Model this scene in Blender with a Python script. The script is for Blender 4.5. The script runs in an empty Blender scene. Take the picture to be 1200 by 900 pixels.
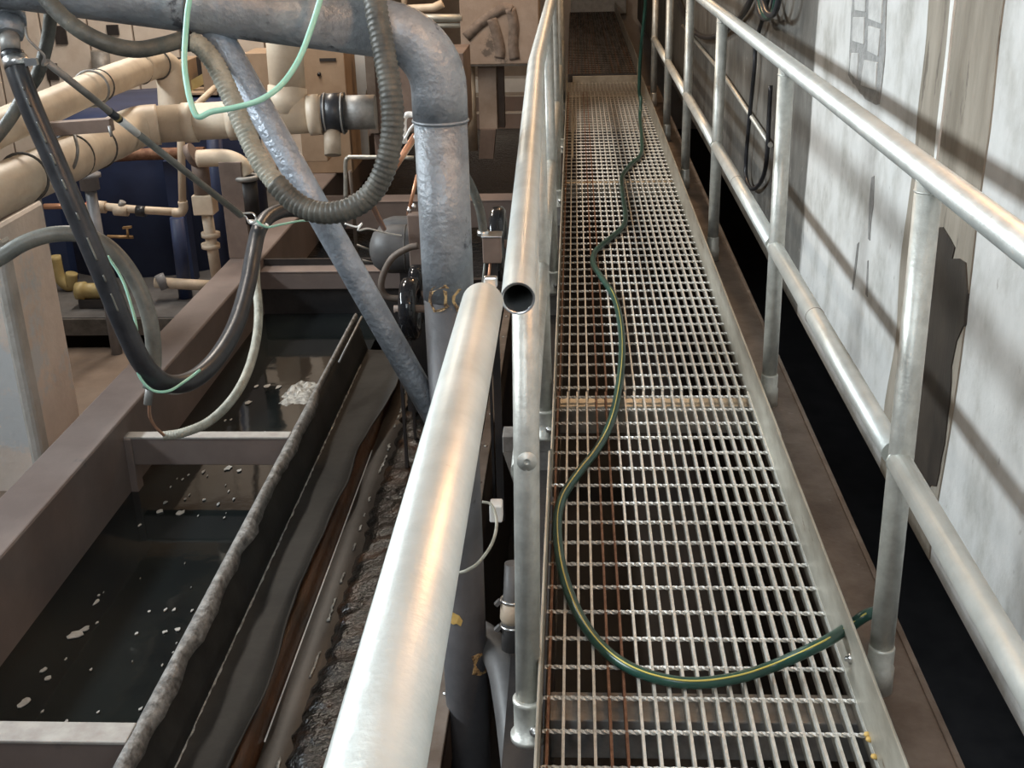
import bpy, bmesh, math, random
from mathutils import Vector, Matrix, noise
random.seed(7)
SC = bpy.context.scene
COL = SC.collection

# ------------------------------------------------------------------ camera
FPX = 1370.0
CAMH = 1.46
_F = Vector((73.0, -566.0, FPX)).normalized()
_D = Vector((85.0, (FPX * FPX + 73.0 * 85.0) / 566.0, FPX)).normalized()
_R = _D.cross(_F)
MW = Matrix((_R, _F, -_D))                 # photo-camera vector -> world
cam = bpy.data.cameras.new('camera')
cam.sensor_fit = 'HORIZONTAL'
cam.sensor_width = 36.0
cam.lens = FPX / 1200.0 * 36.0
cam.clip_start = 0.02
cam_ob = bpy.data.objects.new('camera', cam)
COL.objects.link(cam_ob)
_cx = MW @ Vector((1, 0, 0)); _cy = MW @ Vector((0, -1, 0)); _cz = MW @ Vector((0, 0, -1))
cam_ob.matrix_world = Matrix(((_cx.x, _cy.x, _cz.x, 0), (_cx.y, _cy.y, _cz.y, 0), (_cx.z, _cy.z, _cz.z, CAMH), (0, 0, 0, 1)))
SC.camera = cam_ob

# ------------------------------------------------------------------ world, lamps, exposure
w = bpy.data.worlds.new('world'); SC.world = w; w.use_nodes = True
w.node_tree.nodes['Background'].inputs[0].default_value = (0.86, 0.92, 1.0, 1)
w.node_tree.nodes['Background'].inputs[1].default_value = 0.09

def area(name, loc, target, sx, sy, power, color, roll_y=True):
    l = bpy.data.lights.new(name, 'AREA'); l.shape = 'RECTANGLE'; l.size = sx; l.size_y = sy
    l.energy = power; l.color = color
    o = bpy.data.objects.new(name, l); COL.objects.link(o)
    z = (Vector(loc) - Vector(target)).normalized()
    y = Vector((0, 1, 0)) if roll_y else Vector((1, 0, 0))
    x = y.cross(z).normalized(); y = z.cross(x)
    o.matrix_world = Matrix(((x.x, y.x, z.x, loc[0]), (x.y, y.y, z.y, loc[1]), (x.z, y.z, z.z, loc[2]), (0, 0, 0, 1)))
    return o
# fluorescent strip high over the tanks, running along the walkway
k_ = area('strip_lamp', (-5.2, 2.9, 3.25), (0.87, 2.9, 0.7), 0.70, 4.2, 150, (0.86, 0.95, 1.0)); k_.data.spread = math.radians(95)
# strip over the walkway behind the viewer
area('strip_lamp', (-0.75, -0.9, 2.9), (-0.2, 2.6, 0.2), 1.1, 1.4, 31, (0.88, 0.96, 1.0))
# strip over the pipework at the back
area('strip_lamp', (-2.2, 6.8, 3.0), (-2.2, 7.0, 0.0), 0.2, 2.6, 85, (1.0, 0.90, 0.78))
# warm bulkhead lamp on the right wall, behind and above the viewer
wl = bpy.data.lights.new('bulkhead_lamp', 'POINT'); wl.energy = 26; wl.color = (1.0, 0.52, 0.24); wl.shadow_soft_size = 0.09
wo = bpy.data.objects.new('bulkhead_lamp', wl); COL.objects.link(wo); wo.location = (0.70, 1.35, 2.40)
# warm lamp further along the walkway
wl2 = bpy.data.lights.new('bulkhead_lamp', 'POINT'); wl2.energy = 60; wl2.color = (1.0, 0.62, 0.34); wl2.shadow_soft_size = 0.12
wo2 = bpy.data.objects.new('bulkhead_lamp', wl2); COL.objects.link(wo2); wo2.location = (0.3, 8.4, 2.8)

SC.view_settings.view_transform = 'Standard'
SC.view_settings.look = 'None'
SC.view_settings.gamma = 1.0
SC.view_settings.exposure = 0.56
SC.view_settings.use_curve_mapping = False

# ------------------------------------------------------------------ photo pixel -> place
def P(x, y, X=None, Y=None, Z=None, zc=None):
    d = MW @ Vector((x - 600.0, y - 450.0, FPX))
    if X is not None: t = X / d.x
    elif Y is not None: t = Y / d.y
    elif Z is not None: t = (Z - CAMH) / d.z
    else: t = zc / FPX
    return Vector((0, 0, CAMH)) + d * t

# ------------------------------------------------------------------ materials
def mat(name, c1, c2=None, rough=0.5, metal=0.0, scale=8.0, bump=0.0, bscale=60.0, c3=None, s3=3.0, t3=0.6, stretch=(1, 1, 1), spec=0.5, rvar=0.0, lo=0.35, hi=0.65, coat=0.0):
    m = bpy.data.materials.new(name); m.use_nodes = True
    nt = m.node_tree; b = nt.nodes['Principled BSDF']
    b.inputs['Roughness'].default_value = rough
    b.inputs['Metallic'].default_value = metal
    b.inputs['Specular IOR Level'].default_value = spec
    b.inputs['Coat Weight'].default_value = coat
    b.inputs['Coat Roughness'].default_value = 0.08
    tc = nt.nodes.new('ShaderNodeTexCoord'); mp = nt.nodes.new('ShaderNodeMapping')
    mp.inputs['Scale'].default_value = stretch
    geo = nt.nodes.new('ShaderNodeNewGeometry')
    nt.links.new(geo.outputs['Position'], mp.inputs['Vector'])
    col = None
    if c2 is None: b.inputs['Base Color'].default_value = (*c1, 1)
    else:
        n = nt.nodes.new('ShaderNodeTexNoise'); n.inputs['Scale'].default_value = scale; n.inputs['Detail'].default_value = 7; n.inputs['Roughness'].default_value = 0.62
        nt.links.new(mp.outputs[0], n.inputs['Vector'])
        r = nt.nodes.new('ShaderNodeValToRGB'); r.color_ramp.elements[0].position = lo; r.color_ramp.elements[1].position = hi
        r.color_ramp.elements[0].color = (*c1, 1); r.color_ramp.elements[1].color = (*c2, 1)
        nt.links.new(n.outputs['Fac'], r.inputs[0]); col = r.outputs[0]
        if rvar:
            mr = nt.nodes.new('ShaderNodeMapRange'); mr.inputs[3].default_value = rough - rvar; mr.inputs[4].default_value = rough + rvar
            nt.links.new(n.outputs['Fac'], mr.inputs[0]); nt.links.new(mr.outputs[0], b.inputs['Roughness'])
        if c3 is not None:
            n3 = nt.nodes.new('ShaderNodeTexNoise'); n3.inputs['Scale'].default_value = s3; n3.inputs['Detail'].default_value = 8; n3.inputs['Roughness'].default_value = 0.7
            nt.links.new(mp.outputs[0], n3.inputs['Vector'])
            r3 = nt.nodes.new('ShaderNodeValToRGB'); r3.color_ramp.elements[0].position = t3; r3.color_ramp.elements[1].position = min(1, t3 + 0.06)
            r3.color_ramp.elements[0].color = (0, 0, 0, 1); r3.color_ramp.elements[1].color = (1, 1, 1, 1)
            nt.links.new(n3.outputs['Fac'], r3.inputs[0])
            mx = nt.nodes.new('ShaderNodeMix'); mx.data_type = 'RGBA'
            nt.links.new(r3.outputs[0], mx.inputs[0]); nt.links.new(col, mx.inputs[6]); mx.inputs[7].default_value = (*c3, 1)
            col = mx.outputs[2]
        nt.links.new(col, b.inputs['Base Color'])
    if bump:
        nb = nt.nodes.new('ShaderNodeTexNoise'); nb.inputs['Scale'].default_value = bscale; nb.inputs['Detail'].default_value = 4
        nt.links.new(mp.outputs[0], nb.inputs['Vector'])
        bp = nt.nodes.new('ShaderNodeBump'); bp.inputs['Strength'].default_value = bump; bp.inputs['Distance'].default_value = 0.01
        nt.links.new(nb.outputs['Fac'], bp.inputs['Height']); nt.links.new(bp.outputs[0], b.inputs['Normal'])
    return m

M = {}
M['rail'] = mat('satin_galvanised', (.58, .60, .57), (.70, .72, .69), .46, .60, 14, .06, 150, c3=(.42, .40, .36), s3=26, t3=.70, rvar=.06)
M['railend'] = mat('cut_pipe_inside', (.20, .21, .21), (.30, .31, .31), .5, .7, 20)
M['post'] = mat('weathered_galvanised', (.46, .46, .425), (.62, .62, .575), .44, .55, 30, .10, 160, c3=(.34, .32, .28), s3=40, t3=.66, rvar=.08)
M['bar'] = mat('grating_steel', (.50, .48, .43), (.68, .67, .62), .45, .35, 40, .15, 200, c3=(.27, .20, .14), s3=18, t3=.66)
M['barrust'] = mat('rusty_grating_steel', (.13, .055, .03), (.26, .14, .085), .65, .25, 30, .2, 200)
M['barwet'] = mat('oily_rusty_steel', (.06, .03, .018), (.42, .20, .10), .5, .35, 5, .2, 200, stretch=(5, .35, 1))
M['bardark'] = mat('oily_steel', (.05, .045, .04), (.22, .20, .18), .42, .5, 6, .2, 200, stretch=(4, .4, 1))
M['crossbar'] = mat('grating_cross_bar_steel', (.48, .46, .42), (.72, .71, .67), .42, .40, 50, .1, 200, c3=(.32, .20, .12), s3=22, t3=.68)
M['toe'] = mat('worn_toe_plate', (.40, .37, .31), (.60, .58, .51), .45, .6, 12, .08, 90, c3=(.24, .18, .12), s3=9, t3=.64, stretch=(1, .35, 1))
M['kerb'] = mat('grimy_brown_beam', (.11, .082, .064), (.20, .165, .14), .62, .25, 7, .12, 80, c3=(.26, .23, .21), s3=6, t3=.62)
M['bracket'] = mat('dull_grey_steel', (.22, .21, .20), (.36, .35, .33), .55, .4, 16, .1)
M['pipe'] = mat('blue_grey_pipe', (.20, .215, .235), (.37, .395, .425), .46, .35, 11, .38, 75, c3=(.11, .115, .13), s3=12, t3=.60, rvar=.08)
M['pipelow'] = mat('dark_painted_pipe', (.075, .072, .076), (.125, .120, .124), .5, .1, 6, .12, 50, c3=(.055, .05, .05), s3=9, t3=.62)  # darker grey for the lower length of the riser
M['brace'] = mat('blue_grey_brace', (.25, .285, .33), (.42, .46, .52), .42, .35, 16, .45, 85, c3=(.12, .13, .15), s3=30, t3=.63)
M['steel'] = mat('bright_steel', (.62, .62, .62), (.76, .76, .75), .28, .95, 40)
M['tank'] = mat('brown_tank_paint', (.150, .115, .103), (.205, .162, .145), .55, .05, 3.0, .05, 60, c3=(.11, .098, .095), s3=2.6, t3=.62)
M['tankedge'] = mat('worn_tank_edge', (.30, .27, .25), (.42, .40, .37), .6, .05, 14, .1)
M['tankin'] = mat('black_tank_inside', (.018, .017, .018), (.045, .038, .036), .45, .1, 4, .15, 50)
M['liner'] = mat('dark_liner', (.022, .022, .022), (.042, .042, .040), .55, .0, 5, .08, 40, spec=.22)
M['linerlip'] = mat('crusted_liner_lip', (.08, .076, .072), (.30, .29, .275), .55, .0, 34, .6, 70)
M['sludge'] = mat('wet_black_sludge', (.004, .0035, .003), (.045, .019, .008), .16, .0, 12, .45, 90, lo=.52, hi=.74, spec=.35)
M['trough'] = mat('wet_brown_steel', (.026, .021, .017), (.050, .041, .034), .5, .0, 6, .1, 40)
M['troughrust'] = mat('wet_rust_streak', (.035, .018, .010), (.13, .060, .030), .3, .1, 9, .3, 40, stretch=(2, .5, 1))
M['black'] = mat('pit_and_shade_black', (.012, .012, .014), (.025, .024, .026), .6, 0, 5)
M['rubber'] = mat('black_rubber_hose', (.020, .021, .025), (.040, .042, .048), .36, 0, 20, .05, 80)
M['glossblack'] = mat('wet_black_rubber', (.008, .008, .010), (.02, .02, .022), .12, 0, 20)
M['conduit'] = mat('grimy_flex_conduit', (.060, .060, .054), (.13, .125, .105), .5, .05, 25, .2, 90, c3=(.30, .28, .20), s3=30, t3=.64)
M['conduitlight'] = mat('pale_flex_conduit', (.27, .26, .21), (.45, .43, .36), .55, .05, 30, .3, 90, c3=(.26, .25, .20), s3=45, t3=.6)
M['clear'] = mat('grey_braided_hose', (.11, .11, .10), (.20, .20, .175), .38, 0, 20, .1, 200)
M['hose'] = mat('green_hose', (.014, .052, .040), (.026, .085, .066), .30, 0, 10)
M['stripe'] = mat('yellow_stripe', (.55, .47, .10), (.65, .55, .14), .4, 0, 10)
M['mint'] = mat('mint_cable', (.30, .62, .48), (.42, .74, .60), .4, 0, 12)
M['pvc'] = mat('cream_pvc', (.54, .43, .32), (.70, .59, .455), .5, 0, 7, .04, 50, c3=(.44, .33, .23), s3=9, t3=.68)
M['pvcdark'] = mat('dirty_pvc', (.40, .32, .24), (.58, .48, .37), .55, 0, 9, .1, 50)
M['copper'] = mat('copper', (.55, .27, .16), (.68, .36, .22), .4, .6, 20)
M['blue'] = mat('navy_tank', (.012, .022, .065), (.022, .038, .10), .5, 0, 4, .05, 30)
M['beige'] = mat('beige_panel', (.60, .51, .43), (.74, .66, .58), .7, 0, 4, .05, 30, c3=(.38, .29, .22), s3=5, t3=.64)
M['beigedark'] = mat('tan_cabinet', (.30, .21, .14), (.40, .29, .20), .6, 0, 5, .05, 30)
M['white'] = mat('white_sheet', (.58, .60, .61), (.70, .72, .73), .5, 0, 5)
M['brown'] = mat('brown_steel', (.16, .115, .095), (.24, .18, .15), .6, .05, 6, .08, 50)
M['ply'] = mat('stained_plywood', (.30, .225, .175), (.42, .33, .27), .7, 0, 5, .1, 60, c3=(.15, .12, .10), s3=4, t3=.60)
M['darkmark'] = mat('dark_scrawl', (.15, .115, .095), (.26, .205, .17), .8, 0, 20)  # dark joints, and hose shadows painted on the plywood box
M['ochre'] = mat('ochre_primer', (.58, .37, .10), (.68, .46, .16), .6, 0, 30)
M['ochrepeel'] = mat('peeling_primer', (.12, .07, .04), (.62, .40, .18), .6, 0, 90, .4, 120, lo=.42, hi=.56)
M['brass'] = mat('rusty_bolt', (.34, .20, .09), (.50, .32, .16), .5, .5, 30)
M['foam'] = mat('pale_foam', (.30, .29, .265), (.44, .42, .39), .6, 0, 40, .5, 90)
M['foamglint'] = mat('foam_and_glint', (.14, .14, .13), (.55, .55, .52), .3, 0, 30, .9, 60)  # foam colour, also used for painted wet glints
M['ring'] = mat('dark_seal', (.05, .045, .04), (.10, .09, .08), .6, 0, 20)
M['grey'] = mat('grey_plastic', (.16, .16, .17), (.23, .23, .24), .45, 0, 10, .05)
M['darkgrey'] = mat('dark_motor_paint', (.075, .072, .072), (.12, .116, .115), .5, 0, 10, .05)
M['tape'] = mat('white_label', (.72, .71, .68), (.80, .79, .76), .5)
M['yellow'] = mat('dull_yellow', (.33, .25, .10), (.42, .33, .15), .5, 0, 10)
M['floor'] = mat('dirty_brown_floor', (.12, .085, .062), (.19, .14, .105), .7, 0, 3, .1, 30)
M['red'] = mat('red_paint', (.40, .06, .04), (.5, .1, .07), .5, 0, 20)
M['darkconcrete'] = mat('dark_patch', (.018, .017, .016), (.062, .050, .040), .45, 0, 5, .15, 40, stretch=(1, 1, .4))
M['bareconcrete'] = mat('bare_concrete', (.19, .165, .13), (.32, .285, .235), .8, 0, 6, .3, 70, stretch=(1, 1.6, .35), c3=(.13, .112, .09), s3=7, t3=.60)
M['paintdrip'] = mat('white_paint_drip', (.66, .66, .63), (.76, .76, .73), .6, 0, 20, .1)
M['block'] = mat('grey_block', (.40, .40, .39), (.54, .54, .525), .8, 0, 14, .25, 80)
M['mortar'] = mat('dark_mortar', (.22, .22, .215), (.34, .34, .33), .85, 0, 30, .5, 90)
M['crack'] = mat('dark_crack', (.17, .17, .165), (.27, .265, .26), .85, 0, 30)

def water_mat():
    m = mat('dark_tank_water', (.006, .008, .009), (.012, .015, .014), .06, 0, 2.0, .10, 5)
    return m
M['water'] = water_mat()
M['ripple'] = mat('rippling_black_water', (.004, .005, .006), (.008, .010, .012), .08, 0, 3, .8, 22)

def wall_mat():
    """painted concrete: white paint near, darker grey from Y ~ 4.3 on with a ragged edge"""
    m = bpy.data.materials.new('painted_concrete_wall'); m.use_nodes = True
    nt = m.node_tree; b = nt.nodes['Principled BSDF']; b.inputs['Roughness'].default_value = .75
    geo = nt.nodes.new('ShaderNodeNewGeometry')
    def noi(s, d=7, st=(1, 1, 1)):
        mp = nt.nodes.new('ShaderNodeMapping'); mp.inputs['Scale'].default_value = st
        nt.links.new(geo.outputs['Position'], mp.inputs[0])
        n = nt.nodes.new('ShaderNodeTexNoise'); n.inputs['Scale'].default_value = s; n.inputs['Detail'].default_value = d; n.inputs['Roughness'].default_value = .65
        nt.links.new(mp.outputs[0], n.inputs['Vector']); return n
    def ramp(src, stops):
        r = nt.nodes.new('ShaderNodeValToRGB')
        e = r.color_ramp.elements
        e[0].position = stops[0][0]; e[0].color = (*stops[0][1], 1); e[1].position = stops[-1][0]; e[1].color = (*stops[-1][1], 1)
        for p, c in stops[1:-1]:
            k = e.new(p); k.color = (*c, 1)
        nt.links.new(src, r.inputs[0]); return r
    paint = ramp(noi(5.5, 10, (1, 1, .7)).outputs[0], [(.30, (.33, .325, .30)), (.42, (.47, .467, .445)), (.52, (.56, .56, .545)), (.70, (.64, .64, .625))])
    grey = ramp(noi(4, 8, (1, 1, .5)).outputs[0], [(.3, (.060, .058, .053)), (.52, (.125, .121, .110)), (.72, (.22, .215, .20))])  # darker grey tone for the far part of the wall
    sep = nt.nodes.new('ShaderNodeSeparateXYZ'); nt.links.new(geo.outputs['Position'], sep.inputs[0])
    nn = noi(6, 8, (1, 1, .35))
    ad = nt.nodes.new('ShaderNodeMath'); ad.operation = 'MULTIPLY_ADD'; ad.inputs[1].default_value = .22; nt.links.new(nn.outputs[0], ad.inputs[0]); nt.links.new(sep.outputs['Y'], ad.inputs[2])
    st = nt.nodes.new('ShaderNodeMapRange'); st.inputs[1].default_value = 4.50; st.inputs[2].default_value = 4.54; nt.links.new(ad.outputs[0], st.inputs[0])
    mx = nt.nodes.new('ShaderNodeMix'); mx.data_type = 'RGBA'
    nt.links.new(st.outputs[0], mx.inputs[0]); nt.links.new(paint.outputs[0], mx.inputs[6]); nt.links.new(grey.outputs[0], mx.inputs[7])
    # pits and scuffs
    pit = ramp(noi(30, 5, (1, 1, .5)).outputs[0], [(.66, (0, 0, 0)), (.72, (1, 1, 1))])
    mx2 = nt.nodes.new('ShaderNodeMix'); mx2.data_type = 'RGBA'; nt.links.new(pit.outputs[0], mx2.inputs[0]); nt.links.new(mx.outputs[2], mx2.inputs[6]); mx2.inputs[7].default_value = (.36, .35, .33, 1)
    nt.links.new(mx2.outputs[2], b.inputs['Base Color'])
    bp = nt.nodes.new('ShaderNodeBump'); bp.inputs['Strength'].default_value = .25; bp.inputs['Distance'].default_value = .01
    nt.links.new(noi(28, 6).outputs[0], bp.inputs['Height']); nt.links.new(bp.outputs[0], b.inputs['Normal'])
    return m
M['wall'] = wall_mat()
def column_mat():
    m = mat('peach_painted_concrete', (.66, .57, .50), (.80, .71, .64), .75, 0, 3, .2, 40, c3=(.60, .62, .63), s3=1.6, t3=.50)
    return m
M['column'] = column_mat()
M['columngrey'] = mat('bare_grey_column', (.36, .34, .31), (.50, .48, .45), .8, 0, 6, .3, 60)

# ------------------------------------------------------------------ mesh builder
def catmull(pts, n=8):
    pts = [Vector(p) for p in pts]
    if len(pts) < 3: return pts
    out = []
    ext = [pts[0] * 2 - pts[1]] + pts + [pts[-1] * 2 - pts[-2]]
    for i in range(1, len(ext) - 2):
        p0, p1, p2, p3 = ext[i - 1], ext[i], ext[i + 1], ext[i + 2]
        for k in range(n):
            t = k / n
            out.append(0.5 * ((2 * p1) + (p2 - p0) * t + (2 * p0 - 5 * p1 + 4 * p2 - p3) * t * t + (3 * p1 - p0 - 3 * p2 + p3) * t ** 3))
    out.append(pts[-1])
    return out

def resample(pts, step):
    out = [pts[0]]; acc = 0.0
    for a, b in zip(pts, pts[1:]):
        L = (b - a).length
        if L < 1e-9: continue
        d = step - acc
        while d <= L:
            out.append(a + (b - a) * (d / L)); d += step
        acc = L - (d - step)
    if (out[-1] - pts[-1]).length > step * 0.3: out.append(pts[-1])
    return out

class MB:
    def __init__(s): s.v = []; s.f = []; s.sm = []
    def add(s, verts, faces, smooth=False):
        o = len(s.v); s.v += [Vector(v) for v in verts]
        for f in faces: s.f.append(tuple(i + o for i in f)); s.sm.append(smooth)
        return s
    def box(s, lo, hi):
        x0, y0, z0 = lo; x1, y1, z1 = hi
        return s.add([(x0, y0, z0), (x1, y0, z0), (x1, y1, z0), (x0, y1, z0), (x0, y0, z1), (x1, y0, z1), (x1, y1, z1), (x0, y1, z1)],
                     [(0, 3, 2, 1), (4, 5, 6, 7), (0, 1, 5, 4), (1, 2, 6, 5), (2, 3, 7, 6), (3, 0, 4, 7)])
    def bar(s, a, b, wd, ht, up=(0, 0, 1)):
        """rectangular bar from a to b, width wd, height ht"""
        a, b = Vector(a), Vector(b); d = (b - a).normalized(); r = d.cross(Vector(up)).normalized(); u = r.cross(d)
        q = []
        for p in (a, b):
            for i, j in ((-1, -1), (1, -1), (1, 1), (-1, 1)): q.append(p + r * (i * wd / 2) + u * (j * ht / 2))
        return s.add(q, [(0, 1, 2, 3), (7, 6, 5, 4), (0, 4, 5, 1), (1, 5, 6, 2), (2, 6, 7, 3), (3, 7, 4, 0)])
    def tube(s, pts, r, seg=16, caps=True, smooth=True):
        pts = [Vector(p) for p in pts]; n = len(pts)
        rr = r if isinstance(r, (list, tuple)) else [r] * n
        t0 = (pts[1] - pts[0]).normalized()
        ref = Vector((0, 0, 1)) if abs(t0.z) < .9 else Vector((1, 0, 0))
        nrm = (ref - t0 * ref.dot(t0)).normalized()
        q = []; prev = t0
        for i in range(n):
            if i == 0: t = t0
            elif i == n - 1: t = (pts[i] - pts[i - 1]).normalized()
            else:
                t = (pts[i + 1] - pts[i]).normalized() + (pts[i] - pts[i - 1]).normalized()
                t = t.normalized() if t.length > 1e-6 else prev
            nrm = (nrm - t * nrm.dot(t))
            nrm = nrm.normalized() if nrm.length > 1e-6 else t.orthogonal().normalized()
            bn = t.cross(nrm); prev = t
            for k in range(seg):
                a = 2 * math.pi * k / seg
                q.append(pts[i] + (nrm * math.cos(a) + bn * math.sin(a)) * rr[i])
        f = []
        for i in range(n - 1):
            for k in range(seg):
                a = i * seg + k; b = i * seg + (k + 1) % seg
                f.append((a, b, b + seg, a + seg))
        s.add(q, f, smooth)
        if caps:
            o = len(s.v) - len(q)
            s.f.append(tuple(o + k for k in reversed(range(seg)))); s.sm.append(False)
            s.f.append(tuple(o + (n - 1) * seg + k for k in range(seg))); s.sm.append(False)
        return s
    def cyl(s, a, b, r, seg=20, caps=True): return s.tube([a, b], r, seg, caps)
    def lathe(s, a, axis, prof, seg=24, caps=True):
        """profile of (distance along axis, radius)"""
        a = Vector(a); d = Vector(axis).normalized()
        n = d.orthogonal().normalized(); bn = d.cross(n)
        q = []
        for h, r in prof:
            for k in range(seg):
                t = 2 * math.pi * k / seg; q.append(a + d * h + (n * math.cos(t) + bn * math.sin(t)) * r)
        f = []
        for i in range(len(prof) - 1):
            for k in range(seg):
                u = i * seg + k; v = i * seg + (k + 1) % seg; f.append((u, v, v + seg, u + seg))
        s.add(q, f, True)
        o = len(s.v) - len(q)
        if caps and prof[0][1] > 1e-6: s.f.append(tuple(o + k for k in reversed(range(seg)))); s.sm.append(False)
        if caps and prof[-1][1] > 1e-6: s.f.append(tuple(o + (len(prof) - 1) * seg + k for k in range(seg))); s.sm.append(False)
        return s
    def torus(s, c, axis, R, r, seg=32, ms=10):
        c = Vector(c); d = Vector(axis).normalized(); n = d.orthogonal().normalized(); b = d.cross(n)
        q = []; f = []
        for i in range(seg):
            a = 2 * math.pi * i / seg; e = n * math.cos(a) + b * math.sin(a)
            for j in range(ms):
                t = 2 * math.pi * j / ms; q.append(c + e * (R + r * math.cos(t)) + d * (r * math.sin(t)))
        for i in range(seg):
            for j in range(ms):
                f.append((i * ms + j, ((i + 1) % seg) * ms + j, ((i + 1) % seg) * ms + (j + 1) % ms, i * ms + (j + 1) % ms))
        return s.add(q, f, True)
    def prism(s, poly, ext):
        """closed polygon (list of points) extruded by vector ext"""
        poly = [Vector(p) for p in poly]; e = Vector(ext); n = len(poly)
        f = [tuple(reversed(range(n))), tuple(range(n, 2 * n))]
        for i in range(n): f.append((i, (i + 1) % n, n + (i + 1) % n, n + i))
        return s.add(poly + [p + e for p in poly], f)
    def strip(s, rows, smooth=True):
        m = len(rows[0]); f = []
        for i in range(len(rows) - 1):
            for k in range(m - 1): a = i * m + k; f.append((a, a + 1, a + m + 1, a + m))
        return s.add([p for r in rows for p in r], f, smooth)
    def build(s, name, material, parent=None, bevel=0.0, solid=0.0):
        lo = Vector((min(v.x for v in s.v), min(v.y for v in s.v), min(v.z for v in s.v)))
        hi = Vector((max(v.x for v in s.v), max(v.y for v in s.v), max(v.z for v in s.v)))
        org = Vector(((lo.x + hi.x) / 2, (lo.y + hi.y) / 2, lo.z))
        me = bpy.data.meshes.new(name)
        me.from_pydata([v - org for v in s.v], [], s.f); me.update()
        bm = bmesh.new(); bm.from_mesh(me); bmesh.ops.recalc_face_normals(bm, faces=bm.faces)
        bm.to_mesh(me); bm.free()
        me.polygons.foreach_set('use_smooth', s.sm)
        if material: me.materials.append(M[material])
        o = bpy.data.objects.new(name, me); COL.objects.link(o)
        o['_org'] = list(org)
        put(o, org, parent)
        if solid:
            md = o.modifiers.new('solid', 'SOLIDIFY'); md.thickness = solid; md.offset = 0
        if bevel:
            md = o.modifiers.new('bevel', 'BEVEL'); md.width = bevel; md.segments = 2; md.limit_method = 'ANGLE'; md.angle_limit = 0.6
        return o

WORLD = {}
def put(o, loc, parent=None):
    loc = Vector(loc); WORLD[o.name] = loc
    if parent is not None:
        o.parent = parent; o.location = loc - WORLD[parent.name]
    else: o.location = loc
    if '_org' in o: del o['_org']

def tag(o, label, cat, group=None, kind=None):
    if label: o['label'] = label
    if cat: o['category'] = cat
    if group: o['group'] = group
    if kind: o['kind'] = kind
    return o
def struct(o, label=None):
    o['kind'] = 'structure'
    if label: o['label'] = label; o['category'] = o.name.split('_')[0]
    return o
def thing(name, loc, label, cat, group=None):
    o = bpy.data.objects.new(name, None); COL.objects.link(o); o.empty_display_size = .05
    put(o, loc); return tag(o, label, cat, group)
def clone(src, loc, parent, material=None, name=None):
    o = src.copy()
    if name: o.name = name
    COL.objects.link(o); put(o, loc, parent)
    if material:
        o.material_slots[0].link = 'OBJECT'; o.material_slots[0].material = M[material]
    return o

def path(px, n=8):
    """list of (x, y, zc) photo points -> smooth 3-D path"""
    return catmull([P(x, y, zc=z) for x, y, z in px], n)
def ribbed(mb, pts, r, pitch=.011, depth=.10, seg=14):
    q = resample(pts, pitch / 3); rr = [r * (1 + depth * (1, .2, -1)[i % 3]) for i in range(len(q))]
    return mb.tube(q, rr, seg)
def collar(a, d, r, prof=None):
    return MB().lathe(a, d, prof)

# ================================================================== SETTING
XW = .87
# right wall, stopped at walkway level so the gap below goes black
struct(MB().box((XW, -1.0, -.065), (XW + .25, 17.2, 3.4)).build('wall_right', 'wall'), 'white painted concrete wall beside the walkway')
WR = bpy.data.objects['wall_right']
def wallpoly(name, px, material, proud, bev=0.0, jag=0.0):
    pts = [P(x, y, X=XW) for x, y in px]
    if jag:
        out = []
        for a, b in zip(pts, pts[1:] + pts[:1]):
            n = max(1, int((b - a).length / .035))
            for k in range(n):
                p = a + (b - a) * (k / n); out.append(p + Vector((0, random.uniform(-jag, jag), random.uniform(-jag, jag))) * (k > 0))
        pts = out
    pts = [Vector((XW - proud, p.y, p.z)) for p in pts]
    return MB().prism(pts, (proud + .001, 0, 0)).build(name, material, WR, bev)
# bare strip of concrete between the painted bays
yA = P(1170, 60, X=XW).y; yB = P(1085, 60, X=XW).y
def ragged_strip(name, y0, y1, z0, z1, material, proud, amp, step=.05):
    left = []; right = []
    z = z0
    while z < z1:
        left.append((XW - proud, y0 + amp * noise.noise((z * 3.1, y0, 1)) * 1.6, z)); right.append((XW - proud, y1 + amp * noise.noise((z * 4.3, y1, 5)) * 1.6, z)); z += step
    return MB().prism(left + right[::-1], (proud + .001, 0, 0)).build(name, material, WR)
ragged_strip('bare_strip', yA, yB, -.06, 3.3, 'bareconcrete', .004, .02)
ymid = P(1120, 10, X=XW).y
ragged_strip('paint_drip', ymid - .012, ymid + .012, .78, 3.2, 'paintdrip', .009, .012, .03)
wallpoly('dark_patch', [(1093, 262), (1108, 266), (1122, 290), (1119, 303), (1135, 308), (1137, 340), (1133, 380), (1124, 400), (1118, 430), (1116, 470), (1110, 520), (1100, 570), (1078, 575), (1066, 500), (1078, 400), (1086, 320)], 'darkconcrete', .007, jag=.008)  # dark jagged patch low on the wall
# patch of exposed blockwork
wallpoly('mortar_patch', [(1001, -30), (1041, -30), (1038, 60), (1031, 122), (1018, 118), (1006, 104), (995, 88), (998, 30)], 'mortar', .003, jag=.006)
for px in ([(1003, -28), (1017, -26), (1016, 14), (1004, 12)], [(1021, -24), (1037, -22), (1035, 28), (1020, 22)], [(1002, 20), (1015, 20), (1014, 52), (1001, 48)], [(1020, 30), (1034, 34), (1031, 66), (1019, 60)],
           [(1000, 62), (1008, 62), (1006, 94), (998, 84)], [(1015, 70), (1030, 73), (1028, 106), (1011, 100)]):
    wallpoly('concrete_block', px, 'block', .007, .002)
for px in ([(1022, 208), (1025, 206), (1024, 240), (1021, 262), (1020, 282), (1018, 280), (1019, 240)], [(1005, 286), (1007, 284), (1004, 312), (1000, 340), (999, 338)], [(1017, 306), (1018, 305), (1017, 348), (1015, 345)]):
    wallpoly('wall_crack', px, 'crack', .002)
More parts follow.
